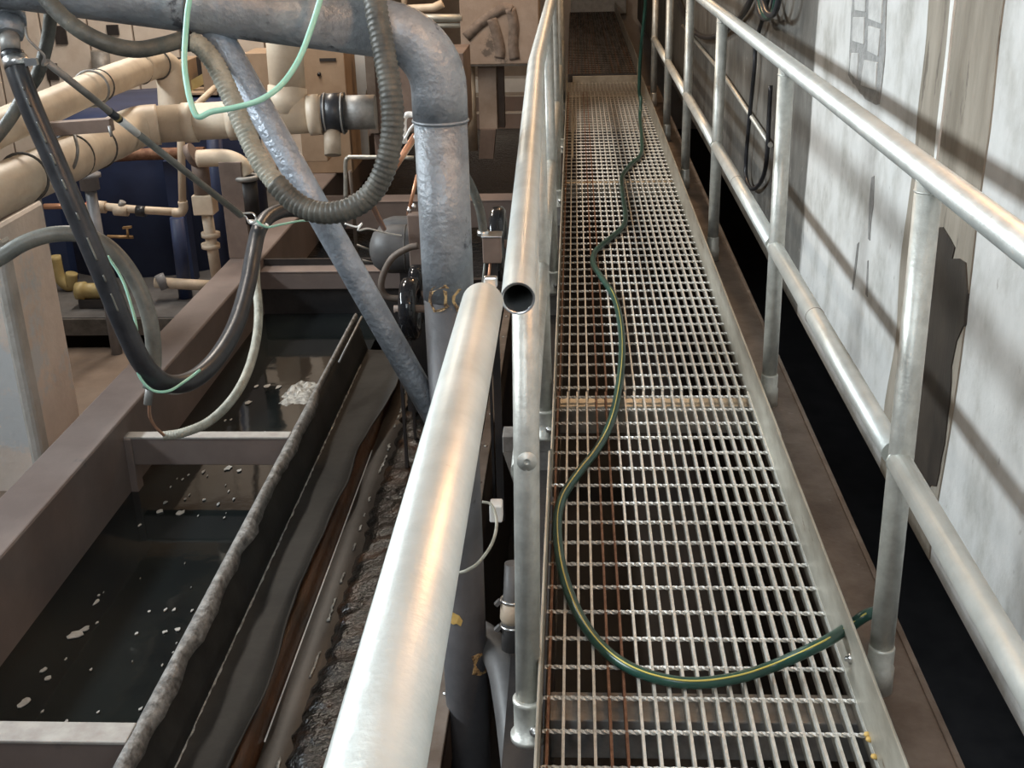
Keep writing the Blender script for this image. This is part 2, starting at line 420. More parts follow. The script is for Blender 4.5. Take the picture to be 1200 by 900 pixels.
# dark pit floor and the far and left ends of the room
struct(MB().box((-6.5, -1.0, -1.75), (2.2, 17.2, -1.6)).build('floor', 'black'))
struct(MB().box((2.0, -1.0, -1.6), (2.2, 17.2, .4)).build('wall_shade_void', 'black'))  # added black void standing in for the walkway's shade on the wall
struct(MB().box((XW + .25, -1.0, .15), (2.0, 17.2, .4)).build('ceiling_shade_void', 'black'))  # black lid added over the same shade void
struct(MB().box((-6.5, 17.0, -1.6), (2.2, 17.2, 3.4)).build('wall_far', 'beige'))
struct(MB().box((-6.7, -1.0, 3.4), (2.2, 17.2, 3.5)).build('ceiling', 'block'))
struct(MB().box((-6.7, -1.0, -1.6), (-6.5, 17.2, 3.4)).build('wall_left', 'beige'))

# ================================================================== WALKWAY
XL, PITCH, NB = -.056, .0302, 21
XR = XL + PITCH * (NB - 1)
def bar_mesh(L, name):
    return MB().box((-.0024, 0, -.030), (.0024, L, 0)).build(name, 'bar')
def cross_mesh():
    mb = MB(); n = (NB - 1) * 4; q = []
    x0 = -.010; x1 = PITCH * (NB - 1) + .010
    for i in range(n + 1):
        x = x0 + (x1 - x0) * i / n; a = math.pi / 4 * i * 1.0
        for k in range(4):
            t = a + k * math.pi / 2; q.append((x, .0050 * math.cos(t), -.004 + .0050 * math.sin(t)))
    f = [(0, 1, 2, 3), tuple(4 * n + k for k in (3, 2, 1, 0))]
    for i in range(n):
        for k in range(4): f.append((4 * i + k, 4 * i + (k + 1) % 4, 4 * i + 4 + (k + 1) % 4, 4 * i + 4 + k))
    return MB().add(q, f)
def shared(mb, name, material):
    me = bpy.data.meshes.new(name); me.from_pydata(mb.v, [], mb.f); me.update(); me.materials.append(M[material]); return me
def inst(name, me, loc, parent, material=None):
    o = bpy.data.objects.new(name, me); COL.objects.link(o); put(o, loc, parent)
    if material:
        o.material_slots[0].link = 'OBJECT'; o.material_slots[0].material = M[material]
    return o
CROSS = shared(cross_mesh(), 'cross_bar', 'crossbar')
RUST = {0: 1, 4: 1, 5: 1}
def grating(y0, y1, z, label, xo=0.0, barmat=None, crossmat=None, first=.05, endband=False, rust=RUST):
    g = thing('grating_panel', ((XL + XR) / 2, y0, z - .03), label, 'grating', 'steel grating panels of the walkway')
    me = shared(MB().box((-.0028, 0, -.030), (.0028, y1 - y0, 0)), 'bearing_bar', 'bar')
    for i in range(NB):
        m = barmat(i) if barmat else ('barrust' if i in rust else None)
        inst('bearing_bar', me, (XL + xo + PITCH * i, y0, z), g, m)
    y = y0 + first
    while y < y1 - .01:
        inst('cross_bar', CROSS, (XL + xo, y, z + .001), g, crossmat); y += .1016
    return g
grating(1.20, 3.475, 0, 'nearest steel grating panel with the green hose curving across it', first=.0)
grating(3.485, 9.88, .0, 'long middle steel grating panel between the near panel and the step', xo=.004, first=.03)
grating(9.90, 10.40, .0, 'short pale strip of grating just before the step', xo=-.004, first=.04, rust={})
def farmat(i): return 'barwet' if i in (0, 1, 2, 5, 6, 8, 9, 15, 18, 19) else 'bardark' if i in (10, 11, 17, 20) else 'barwet' if i % 2 else 'bardark'
grating(10.47, 16.6, .07, 'oil-blackened rusty grating deck beyond the step', barmat=farmat, crossmat='bardark', first=.05)
tag(MB().box((-.02, 10.40, -.02), (XR + .0, 10.415, .055)).build('step_plate', 'toe', None, .002), 'flat pale step plate between the two grating levels', 'step')
tag(MB().prism([(-.06, 10.44, .0), (XR + .01, 10.44, .0), (XR + .01, 10.45, .066), (-.06, 10.45, .066)], (0, .02, 0)).build('deck_edge', 'tankin'), 'black edge angle under the far grating deck', 'edge angle')
# far end: pale concrete steps
fs = thing('concrete_step', (.3, 16.9, .05), 'pale concrete steps at the far end of the walkway', 'steps')
MB().box((-.05, 16.65, .03), (.70, 17.0, .22)).build('step', 'block', fs, .01)
MB().box((-.05, 16.85, .22), (.70, 17.0, .42)).build('step', 'block', fs, .01)

# toe plates
tr = thing('toe_plate', (.55, 2.0, -.035), 'worn grey toe plate along the right edge of the grating, nearest length', 'toe plate', 'toe plates')
MB().box((.546, 1.0, -.04), (.552, 2.93, .117)).build('plate', 'toe', tr, .0015)
b = P(997, 772, X=.546); MB().lathe(b, (-1, 0, 0), [(0, .011), (.004, .011), (.005, .006), (.012, .005), (.013, 0)], 8).build('bolt', 'steel', tr)
tr2 = thing('toe_plate', (.555, 4.0, -.035), 'worn grey toe plate right of the grating, far length up to the step', 'toe plate', 'toe plates')
MB().box((.549, 2.90, -.04), (.555, 10.42, .114)).build('plate', 'toe', tr2, .0015)
MB().box((.540, 10.42, .03), (.546, 16.6, .19)).build('plate', 'toe', tr2, .0015)
tl = thing('toe_plate', (-.07, 2.0, -.035), 'thin toe plate along the left edge of the grating, nearest length beside the first post', 'toe plate', 'toe plates')
MB().box((-.0735, 1.0, -.04), (-.0685, 2.82, .105)).build('plate', 'toe', tl, .001)
b = P(636, 735, X=-.0735); 
tl2 = thing('toe_plate', (-.065, 4.0, -.035), 'thin toe plate along the left edge of the grating, far length', 'toe plate', 'toe plates')
MB().box((-.068, 2.83, -.04), (-.064, 10.42, .105)).build('plate', 'toe', tl2, .001)

# stringers
sr = thing('walkway_stringer', (.64, 4, -.26), 'grimy brown steel beam carrying the right edge of the walkway', 'beam')
MB().box((.553, .9, -.05), (.705, 10.4, -.035)).build('top_flange', 'kerb', sr, .003)
MB().box((.700, .9, -.24), (.714, 10.4, -.030)).build('outer_lip', 'kerb', sr, .003)
MB().box((.62, .9, -.26), (.635, 10.4, -.05)).build('web', 'kerb', sr)
sl = thing('walkway_stringer', (-.1, 4, -.26), 'dark steel beam under the left edge of the walkway', 'beam')
MB().box((-.064, .9, -.24), (-.054, 10.4, -.042)).build('web', 'kerb', sl)
MB().box((-.16, .9, -.25), (-.05, 10.4, -.235)).build('bottom_flange', 'tankin', sl)
for yy, lab in ((1.93, 'dull steel cross beam under the nearest grating panel'), (3.48, 'pale steel cross beam under the seam of two grating panels'), (6.7, 'steel cross beam under the middle of the long grating panel'), (9.9, 'steel cross beam under the grating seam before the step')):
    tag(MB().box((-.054, yy - .045, -.13), (.62, yy + .045, -.036)).build('cross_beam', 'bracket' if yy < 3 else 'toe', None, .003), lab, 'beam', 'cross beams under the grating')

# ================================================================== HANDRAILS
RR = .0242
XP = .61
ZT, ZM = 1.012, .472
hr = thing('handrail', (XP, 2.0, -.035), 'galvanised two-rail pipe handrail along the right side by the white wall', 'handrail')
MB().tube([(XP, .4, ZT), (XP, 9.6, ZT), (XP, 9.63, ZT - .005)], RR, 28).build('top_rail', 'rail', hr)
posts_r = [2.03, 3.50, 5.08, 6.50, 7.9, 9.3]
for i, y in enumerate(posts_r):
    lean = .035 if i == 0 else .05 if i == 1 else 0
    p = MB().tube([(XP, y - lean, .0), (XP, y, ZT - .012)], RR - .0006, 24).build('post', 'post', hr)
    MB().lathe((XP, y - lean, -.035), (0, 0, 1), [(0, .030), (.055, .029), (.06, .0262), (.10, .026), (.105, .0245)], 20).build('base_socket', 'post', p)
    MB().lathe((XP - .025, y - lean - .012, -.005), (-1, -.5, 0), [(0, .008), (.008, .008), (.009, 0)], 6).build('bolt', 'brass' if i else 'bracket', p)
    if i == 0:
        c = Vector((XP, y, 0)) + Vector((.001, -.0236, .925)); MB().lathe(c, (.05, -1, 0), [(-.002, .0068), (.0008, .0068), (.001, .0042), (-.0015, .0035), (-.0015, 0)], 14).build('set_screw', 'darkmark', p)
    MB().torus((XP, y, ZT - .030), (0, 0, 1), RR - .001, .0022, 24, 6).build('weld', 'post', p)
ym = [.3] + posts_r
for i in range(len(ym) - 1):
    a, bq = ym[i], ym[i + 1]
    # each mid-rail length is coped round the face of the post and carries a welded end
    o = MB().tube([(XP - .004, a + .016, ZM), (XP - .004, bq - .020, ZM)], RR - .0008, 24).build('mid_rail', 'rail', hr)
    MB().torus((XP - .004, bq - .024, ZM), (0, 1, 0), RR - .0015, .0026, 24, 6).build('weld', 'post', o)
    if i < 3 and i > 0:
        ys = a + (bq - a) * .55
        MB().torus((XP - .004, ys, ZM), (0, 1, 0), RR - .0008, .0012, 24, 6).build('joint', 'darkmark', o)

# left, near length: closed domed end
XA = -.109
nl = thing('handrail', (XA, .6, 1.0), 'thick bright pipe handrail closest to the viewer with a rounded closed end', 'handrail')
e = P(566, 352, zc=1.37); s0 = P(415, 1010, zc=.50)
dd = (e - s0).normalized()
MB().lathe(s0 - dd * .25, dd, [(0, RR)] + [((e - s0).length + .25 - .010, RR), ((e - s0).length + .25 - .003, RR - .002), ((e - s0).length + .25 + .002, RR - .006)], 40).build('rail_pipe', 'rail', nl)
MB().box((e.x + .001, e.y + .002, e.z + RR - .010), (e.x + .017, e.y + .012, e.z + RR + .003)).build('weld_tab', 'steel', nl, .002)
MB().lathe((-.106, .28, -.03), (0, 0, 1), [(0, .03), (.09, .027), (.1, .0242), (1.03, .0242)], 20).build('post', 'post', nl)

# left, far length: open cut end, kink, posts
fl = thing('handrail', (-.1, 4.0, -.03), 'long left pipe handrail with an open cut end and a slight kink', 'handrail')
oe = P(607, 350, zc=1.65); bd = P(628.5, 75, zc=3.30)
fend = Vector((-.112, 10.3, 1.034))
mb = MB()
mb.tube([oe, oe + (bd - oe) * .5, bd - (bd - oe).normalized() * .04, bd + (fend - bd).normalized() * .04, fend], RR, 32, caps=False)
mb.build('top_rail', 'rail', fl)
d0 = (bd - oe).normalized()
MB().tube([oe + d0 * .002, oe + d0 * .5], RR - .0034, 32, caps=False).build('pipe_bore', 'railend', fl)
MB().lathe(oe, d0, [(0, RR), (0, RR - .0034), (.004, RR - .0034), (.004, RR), (0, RR)], 32, False).build('cut_rim', 'steel', fl)
def rail_at(y):
    if y < bd.y: t = (y - oe.y) / (bd.y - oe.y); return oe + (bd - oe) * t
    t = (y - bd.y) / (fend.y - bd.y); return bd + (fend - bd) * t
lposts = [1.885, 3.30, 4.76, 6.27, 7.75, 9.2]
for i, y in enumerate(lposts):
    tp = rail_at(y + (.10 if i == 0 else 0)); base = Vector((-.096, y, -.02))
    p = MB().tube([base, Vector((tp.x, tp.y, tp.z - .012))], RR, 24).build('post', 'post', fl)
    MB().lathe(base + Vector((0, 0, -.06)), (0, 0, 1), [(0, .036), (.012, .036), (.013, .0285), (.085, .0285), (.088, .030), (.096, .030), (.098, .0245)], 24).build('base_socket', 'post', p)
    MB().lathe(base + Vector((.012, -.027, -.02)), (.2, -1, .1), [(0, .0105), (.006, .0105), (.007, .006), (.016, .006), (.017, 0)], 6).build('bolt', 'steel', p)
    if i == 0:
        q = base + (tp - base) * .545
        MB().lathe(q + Vector((.002, -.0232, 0)), (.06, -1, .04), [(0, .019), (.0012, .0185), (.0014, .0085), (.0024, .008), (.0024, .0035), (0.0, .0032)], 22).build('set_screw', 'post', p)
for a, bq in zip(lposts, lposts[1:]):
    MB().tube([(-.100, a + (.085 if a < 2 else .02), .47), (-.100, bq - .018, .47)], RR - .001, 20).build('mid_rail', 'post', fl)

# support arms between walkway and tank
for k, (y, z) in enumerate(((3.42, -.17), (4.95, -.15), (6.5, -.15))):
    lab = ['grey steel support arm below the second left handrail post', 'steel support arm below the third left handrail post', 'steel support arm below the fourth left handrail post'][k]
    sa = thing('support_arm', (-.2, y, z), lab, 'bracket', 'support arms beside the walkway')
    MB().box((-.235, y - .04, z), (-.065, y + .04, z + .055)).build('arm', 'bracket', sa, .003)
    MB().prism([(-.235, y - .04, z), (-.065, y - .04, z), (-.065, y - .04, z - .22), (-.20, y - .04, z - .12)], (0, .008, 0)).build('gusset', 'bracket', sa)
    MB().lathe((-.16, y - .04, z + .03), (0, -1, 0), [(0, .008), (.006, .008), (.007, 0)], 6).build('bolt', 'steel', sa)

# ================================================================== GREEN HOSE ON THE WALKWAY
hp = [(1018, 720), (990, 738), (960, 756), (905, 781), (855, 796), (800, 800), (745, 786), (705, 758), (676, 716), (659, 668), (653, 620), (658, 586), (676, 557), (700, 526), (716, 494), (725, 455), (729, 415), (727, 378), (719, 347), (704, 324), (695, 308), (699, 293), (718, 277), (731, 264), (733, 250), (730, 228), (729, 208), (739, 193), (751, 181), (752, 160), (750, 138)]
hz = .0125
pts = [P(x, y, Z=hz) for x, y in hp]
lift = [(2, .065), (3, .012)]
for i, z in lift: pts[i] = P(hp[i][0], hp[i][1], Z=hz + z)
pts[1] = P(990, 738, X=.552); pts[0] = P(1017, 720, Y=2.075)
start = [P(1031, 800, Y=2.16), P(1033, 760, Y=2.15), P(1031, 722, Y=2.12)]
tail = [Vector((pts[-1].x + .01, pts[-1].y + .12, .12)), P(749, 105, Y=pts[-1].y + .14), P(751, 60, Y=pts[-1].y + .12), P(756, 10, Y=pts[-1].y + .06), P(758, -30, Y=pts[-1].y), P(760, -120, Y=pts[-1].y), P(762, -300, Y=pts[-1].y)]
hose_pts = catmull(start + pts + tail, 7)
ho = thing('garden_hose', pts[10], 'dark green garden hose with a yellow stripe snaking along the grating', 'hose')
MB().tube(hose_pts, .0122, 14).build('tube', 'hose', ho)
sp = [p + Vector((0, -.0070, .0105)) for p in hose_pts[22:150]]
MB().tube(sp, .0020, 6).build('stripe', 'stripe', ho)
tag(MB().tube([P(671, 128, Z=.008), P(673, 140, Z=.006), P(671, 170, Z=.006), P(671, 186, Z=.004)], .005, 8).build('steel_rod', 'toe'), 'short pale rod lying on the far grating by the left edge', 'rod')
for k, (x, y) in enumerate(((1016, 862), (1018, 868), (1024, 888))):
    q = P(x, y, Z=0); tag(MB().lathe(q + Vector((0, 0, -.002)), (.2, .1, 1), [(0, .002), (.002, .0065), (.006, .007), (.009, .003), (.0095, 0)], 8).build('gravel_chip', 'ochre'), ['tan gravel chip by the right toe plate, farthest of three', 'tan gravel chip by the right toe plate, middle of three', 'tan gravel chip by the right toe plate, nearest of three'][k], 'chip', 'gravel chips on the grating')

# ================================================================== TANK
XT = -1.66; ZTOP = -.25; ZW = -.54
tk = thing('settling_tank', (-1.2, 6, -1.4), 'long brown painted steel tank with dark water left of the walkway', 'tank')
MB().prism([(-1.83, -.5, ZTOP), (XT, -.5, ZTOP), (XT, -.5, ZTOP - .03), (-1.83, -.5, ZTOP - .03)], (0, 13.2, 0)).build('wall_top', 'tank', tk, .006)
MB().box((XT - .03, -.5, -1.5), (XT + .002, 12.7, ZTOP - .004)).build('inner_plate', 'tank', tk, .004)
MB().box((-1.83, -.5, -1.5), (-1.80, 12.7, ZTOP - .02)).build('outer_plate', 'tank', tk)
MB().box((-.36, -.5, -1.5), (-.335, 12.7, -.47)).build('right_plate', 'tankin', tk)
MB().box((-1.83, 12.6, -1.5), (-.335, 12.7, ZTOP)).build('end_plate', 'tank', tk)
MB().box((-1.80, -.5, -1.5), (-.335, 12.7, -1.48)).build('bottom_plate', 'tankin', tk)
# cross beams between tank wall and launder
def xbeam(x0, x1, yf, ztop, ht, dep, edge=True, lip=False):
    o = MB().box((x0, yf, ztop - ht), (x1, yf + dep, ztop - .002)).build('cross_beam', 'tank', tk, .004)
    MB().box((x0, yf - .003, ztop - .010), (x1, yf + dep + .004, ztop)).build('top_flange', 'tankedge' if edge else 'tank', o, .003)
    if lip: MB().box((x0, yf + dep - .01, ztop), (x1, yf + dep + .004, ztop + .035)).build('upstand', 'tankin', o)
    return o
q = P(200, 512, Z=-.32); xbeam(XT, -1.045, q.y, -.32, .115, .045)
MB().box((XT + .002, q.y - .012, -.72), (XT + .030, q.y + .045, -.325)).build('stiffener', 'tank', tk, .003)
q0 = P(80, 868, Z=-.32); xbeam(XT, -1.045, q0.y, -.32, .14, .065)
q2 = P(350, 318, Z=-.30); xbeam(XT, -.9, q2.y, -.30, .10, .12, False, True)
MB().box((XT, q2.y + .02, -1.4), (-.40, q2.y + .06, -.36)).build('baffle', 'tankin', tk)
q3 = P(440, 236, Z=-.28); xbeam(XT, -.36, q3.y, -.28, .18, .18, False)
q4 = P(610, 132, Z=-.25); xbeam(XT, -.36, q4.y, -.25, .14, .10, True)
q5 = P(610, 112, Z=-.20); xbeam(XT, -.36, q5.y, -.20, .14, .22, True)
q6 = P(610, 92, Z=-.15); MB().box((-1.8, q6.y, -.4), (-.36, q6.y + .2, -.15)).build('cross_beam', 'white', tk)
# water surfaces
def sheet(x0, x1, y0, y1, z, nx=2, ny=2):
    rows = [[Vector((x0 + (x1 - x0) * i / nx, y0 + (y1 - y0) * j / ny, z)) for i in range(nx + 1)] for j in range(ny + 1)]
    return MB().strip(rows)
tag(sheet(XT, -1.0, -.5, q2.y + .03, ZW).build('tank_water', 'water'), 'still dark water with pale flecks in the near tank', 'water', kind='stuff')
tag(sheet(XT, -.36, q2.y + .06, 12.6, ZW).build('tank_water', 'ripple'), 'rippling black water in the far part of the tank', 'water', kind='stuff')
# foam flecks
fm = MB(); rnd = random.Random(3)
def fleck(x, y, wpx, hpx):
    c = P(x, y, Z=ZW + .002); wpx *= .8; hpx *= .8; s = P(x + wpx / 2, y, Z=ZW).x - c.x; t = P(x, y - hpx / 2, Z=ZW).y - c.y
    n = 10; poly = []
    for k in range(n):
        a = 2 * math.pi * k / n; r = rnd.uniform(.55, 1.15); poly.append(c + Vector((s * r * math.cos(a) + .25 * s * math.sin(a), t * r * math.sin(a), 0)))
    fm.prism(poly, (0, 0, .003))
for x, y, a, b2 in ((113, 706, 9, 8), (88, 744, 24, 11), (100, 737, 14, 7), (51, 786, 9, 8), (56, 795, 11, 6), (28, 824, 16, 12), (50, 834, 5, 3), (78, 846, 8, 4), (77, 773, 4, 3), (107, 785, 5, 3), (160, 743, 6, 3), (193, 741, 9, 4), (208, 738, 10, 4), (194, 715, 6, 4), (204, 715, 6, 4), (116, 698, 5, 2), (114, 730, 5, 3), (115, 835, 5, 3), (165, 831, 6, 4),
                    (187, 600, 11, 5), (212, 601, 13, 6), (194, 589, 7, 3), (267, 549, 12, 6), (280, 552, 7, 4), (238, 553, 6, 4), (221, 557, 4, 2), (214, 562, 4, 2), (239, 586, 6, 2), (217, 585, 4, 2), (256, 591, 5, 3), (274, 585, 5, 3), (164, 616, 5, 3), (200, 571, 3, 2), (243, 558, 3, 2), (268, 576, 3, 2), (222, 580, 3, 2), (263, 607, 4, 2), (232, 605, 3, 2),
                    (291, 472, 11, 4), (313, 453, 10, 5), (300, 453, 7, 3), (326, 454, 9, 5), (264, 493, 4, 2), (271, 492, 4, 2), (310, 507, 3, 2), (175, 717, 6, 2), (225, 716, 5, 3), (207, 754, 3, 2), (203, 765, 4, 2), (190, 780, 4, 3)):
    fleck(x, y, a, b2)
for _ in range(25):
    x, y = rnd.uniform(30, 330), rnd.uniform(560, 850)
    if P(x, y, Z=ZW).x > XT + .03 and P(x, y, Z=ZW).x < -1.1: fleck(x, y, 2, 1.3)
tag(fm.build('foam_flecks', 'foam'), 'small pale foam flecks scattered on the dark tank water', 'foam', kind='stuff')
# bubbling foam patch
rows = []
c0 = [P(x, y, Z=ZW) for x, y in ((312, 481), (366, 480), (384, 443), (338, 444))]
for j in range(15):
    r = []
    for i in range(19):
        u, v = i / 18, j / 14
        p = (c0[0] * (1 - u) + c0[1] * u) * (1 - v) + (c0[3] * (1 - u) + c0[2] * u) * v
        h = max(0, math.sin(math.pi * u) * math.sin(math.pi * v)); r.append(p + Vector((.02 * noise.noise(p * 9), .02 * noise.noise(p * 11), -.012 + .05 * h * (.25 + 1.2 * abs(noise.noise(p * 30))))))
    rows.append(r)
tag(MB().strip(rows).build('foam_patch', 'foamglint', None, 0, .004), 'bubbling grey foam patch in a corner of the tank beside the trough', 'foam')

# launder (overflow trough) with liner
ln = thing('overflow_trough', (-.9, 3.5, -.6), 'dark lined overflow trough with a crusted ragged lip along the tank', 'trough')
ys = [(-.2 + .045 * i) for i in range(int((5.2 + .2) / .045) + 1)]
def LR(y): return -.848 + .016 * nz(y, 2.2, 4) + .010 * nz(y, 6, 9) + .06 * max(0, min(1, (y - 4.0) / .7))
def nz(y, s=1.0, o=0.0): return noise.noise((y * s, o, 3.3))
lipw = []
for y in ys:
    k = 1.0 if y < 4.1 else max(.12, 1 - (y - 4.1) / .3)
    wv = (.022 + .016 * nz(y, 5, 1) + .020 * abs(nz(y, 9, 2))) * k
    lipw.append([Vector((-1.050, y, -.355)), Vector((-1.048, y, -.332)), Vector((-1.040, y, -.322 + .006 * nz(y, 13, 6))), Vector((-1.038 + wv * .6, y, -.324 + .008 * nz(y, 21, 7) * k)), Vector((-1.036 + wv, y, -.340 - .012 * k))])
MB().strip(lipw).build('crusted_lip', 'linerlip', ln, 0, .006)
MB().strip([[Vector((-1.045, y, -.335)), Vector((-1.020 + .008 * nz(y, 3, 4), y, -.40)), Vector((-1.006 + .012 * nz(y, 2.3, 8), y, -.45)), Vector((-.995, y, -.505))] for y in ys]).build('side_liner', 'liner', ln, 0, .004)
MB().strip([[Vector((-1.000, y, -.500)), Vector((-.990, y, -.506)), Vector((-.95, y, -.508)), Vector((-.90, y, -.508 + .002 * nz(y, 3))), Vector((LR(y) - .012, y, -.503)), Vector((LR(y) - .003, y, -.493 + .005 * nz(y, 6, 2))), Vector((LR(y), y, -.494))] for y in ys]).build('bottom_liner', 'liner', ln, 0, .005)
MB().strip([[Vector((-.995 + .003 * nz(y, 40), y, -.4985)), Vector((-.990 + .004 * nz(y, 33, 1), y, -.5005))] for y in [(.2 + .01 * i) for i in range(480)]]).build('wet_glint_edge', 'foamglint', ln, 0, .003)  # wet glints along the liner painted as a pale speckled strip
# brown steel trough beside it
st2 = thing('drain_channel', (-.78, 3.5, -.7), 'wet brown steel drain channel between trough and black sludge', 'trough')
MB().strip([[Vector((-.885, y, -.520)), Vector((-.850, y, -.535)), Vector((-.822, y, -.575))] for y in ys]).build('sloping_side', 'troughrust', st2, 0, .006)
MB().strip([[Vector((-.822, y, -.575)), Vector((-.818, y, -.570)), Vector((-.78, y, -.572)), Vector((-.70, y, -.572))] for y in ys]).build('channel_floor', 'trough', st2, 0, .006)
MB().strip([[Vector((-.823, y, -.5675)), Vector((-.819, y, -.5670))] for y in [2.45 + .03 * i for i in range(60)]]).build('worn_edge', 'tape', st2, 0, .003)  # wet highlight on the channel edge painted as a white line
# sludge bank
rows = []
for i in range(300):
    y = .2 + i * .0175; r = []
    for j in range(26):
        u = j / 25; x = -.750 + .395 * u
        p = Vector((x, y, 0)); a = noise.noise(p * 14) * .5 + noise.noise(p * 34) * .3 + noise.noise(p * 80) * .25
        r.append(Vector((x + .035 * noise.noise((y * 3, 1, 2)) * (1 - u) * .5 + .02 * noise.noise(p * 20), y, -.585 + .03 * min(1, u * 9) + .07 * u + .022 * a * min(1, u * 6))))
    rows.append(r)
tag(MB().strip(rows).build('sludge_bank', 'sludge', None, 0, .01), 'glossy black and rust coloured sludge caked right of the drain channel', 'sludge', kind='stuff')
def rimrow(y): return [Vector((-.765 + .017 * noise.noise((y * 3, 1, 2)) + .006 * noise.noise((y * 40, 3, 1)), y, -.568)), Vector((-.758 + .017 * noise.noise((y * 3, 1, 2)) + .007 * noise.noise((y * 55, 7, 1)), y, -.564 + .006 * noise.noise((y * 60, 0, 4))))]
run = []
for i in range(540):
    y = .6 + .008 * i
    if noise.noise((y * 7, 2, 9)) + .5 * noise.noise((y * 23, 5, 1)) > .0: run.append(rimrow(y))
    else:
        if len(run) > 2: MB().strip(run).build('wet_glint_rim', 'foamglint', st2, 0, .003)  # broken glints beside the sludge painted as pale strips
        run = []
# edge angle of the tank beside the walkway
ea = thing('edge_angle', (-.35, 3, -.5), 'brown steel edge angle with small bolts left of the first post', 'angle')
MB().box((-.362, -.3, -.475), (-.325, 7.0, -.445)).build('top_leg', 'kerb', ea, .003)
MB().box((-.334, -.3, -.60), (-.325, 7.0, -.46)).build('side_leg', 'kerb', ea)
for i in range(16):
    MB().lathe((-.343, 1.9 + .3 * i, -.446), (0, 0, 1), [(0, .007), (.005, .007), (.006, 0)], 6).build('bolt', 'steel', ea)
# lit edge of the trough lip at its far end, shaped as a rod
tag(MB().tube([P(397, 425, zc=5.0), P(424, 371, zc=5.2)], .005, 8).build('tie_rod', 'bracket'), 'lit edge of the trough lip at its far end, shaped as a thin grey rod', 'rod')

# ================================================================== BIG PIPE WITH ELBOW AND BRACE
PX, PY = -.282, 2.47; PRR = .0565
top = P(498, 62, Y=PY)
pe = thing('elbow_pipe', (PX, PY, -1.45), 'large blue-grey coated pipe turning from vertical to horizontal at the upper left', 'pipe')
hd = (P(250, 8, Y=PY) - P(478, 38, Y=PY)).normalized()
Rb = .125
corner = Vector((PX, PY, 0)); hz0 = P(478, 38, Y=PY)
corner.z = hz0.z + (PX - hz0.x) * (hd.z / hd.x)
down = Vector((0, 0, -1))
ang = math.acos(max(-1, min(1, hd.dot(down)))); tl_ = Rb / math.tan(ang / 2)
A0 = corner + down * tl_; B0 = corner + hd * tl_
nrm = (hd + down).normalized(); cc = corner + nrm * (Rb / math.sin(ang / 2))
arc = []
va = A0 - cc; vb = B0 - cc; tot = va.angle(vb); ax = va.cross(vb).normalized()
for i in range(15): arc.append(cc + Matrix.Rotation(tot * i / 14, 3, ax) @ va)
zsp = P(530, 352, Y=PY - PRR).z
MB().tube([Vector((PX, PY, -1.45)), Vector((PX, PY, -.5)), Vector((PX, PY, zsp))], PRR - .0012, 40).build('lower_riser', 'pipelow', pe)  # lower length of the riser in a darker grey
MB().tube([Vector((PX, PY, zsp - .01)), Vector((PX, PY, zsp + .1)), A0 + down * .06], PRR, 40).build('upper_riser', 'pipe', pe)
MB().tube([A0 + down * .062] + arc + [B0 + hd * .002], PRR * 1.03, 40).build('elbow', 'pipe', pe)
MB().tube([B0, B0 + hd * .6, B0 + hd * 1.6], PRR * 1.01, 40).build('horizontal_run', 'pipe', pe)
MB().torus(A0 + down * .062, (0, 0, 1), PRR * 1.012, .0035, 40, 8).build('weld', 'pipe', pe)
w0 = P(226, 20, Y=PY); tt = (w0 - B0).dot(hd)
MB().torus(B0 + hd * tt, hd, PRR * 1.0, .004, 40, 8).build('weld', 'ring', pe)
# brace
b0 = P(247, 25, Y=PY); b1 = P(512, 492, Y=PY + .005)
br = MB().tube([b0, b1], .0295, 28).build('brace', 'brace', pe)
# paint patches on the riser surface
def patch(name, px, material, r):
    cx = []
    for x, y in px:
        d = MW @ Vector((x - 600, y - 450, FPX)); o = Vector((0, 0, CAMH)) - Vector((PX, PY, 0))
        a = d.x ** 2 + d.y ** 2; bb = o.x * d.x + o.y * d.y; c_ = o.x ** 2 + o.y ** 2 - r * r
        disc = max(0, bb * bb - a * c_); t = (-bb - math.sqrt(disc)) / a
        cx.append(Vector((0, 0, CAMH)) + d * t)
    cen = sum(cx, Vector()) / len(cx)
    rad = Vector((cen.x - PX, cen.y - PY, 0)).normalized()
    cen = Vector((PX, PY, cen.z)) + rad * r
    return MB().prism(cx, -rad * .002).build(name, material, pe)
patch('paint_patch', [(525, 717), (530, 718), (538, 722), (542, 728), (540, 734), (535, 731), (531, 732), (526, 729)], 'ochre', PRR + .0012)
patch('peeling_patch', [(553, 770), (562, 766), (575, 763), (576, 775), (570, 788), (563, 792), (554, 791), (556, 780)], 'ochrepeel', PRR + .0012)
for seg in ([(503, 342), (508, 336), (522, 334), (526, 338), (516, 338), (508, 342), (505, 350), (506, 358), (502, 354)], [(502, 352), (506, 358), (510, 364), (520, 361), (524, 356), (526, 360), (518, 365), (508, 366)], [(519, 340), (524, 342), (524, 356), (520, 360), (521, 348)], [(530, 348), (537, 339), (541, 339), (534, 347), (533, 353), (540, 364), (536, 366), (530, 354)]):
    patch('peeling_patch', seg, 'ochrepeel', PRR + .0012)

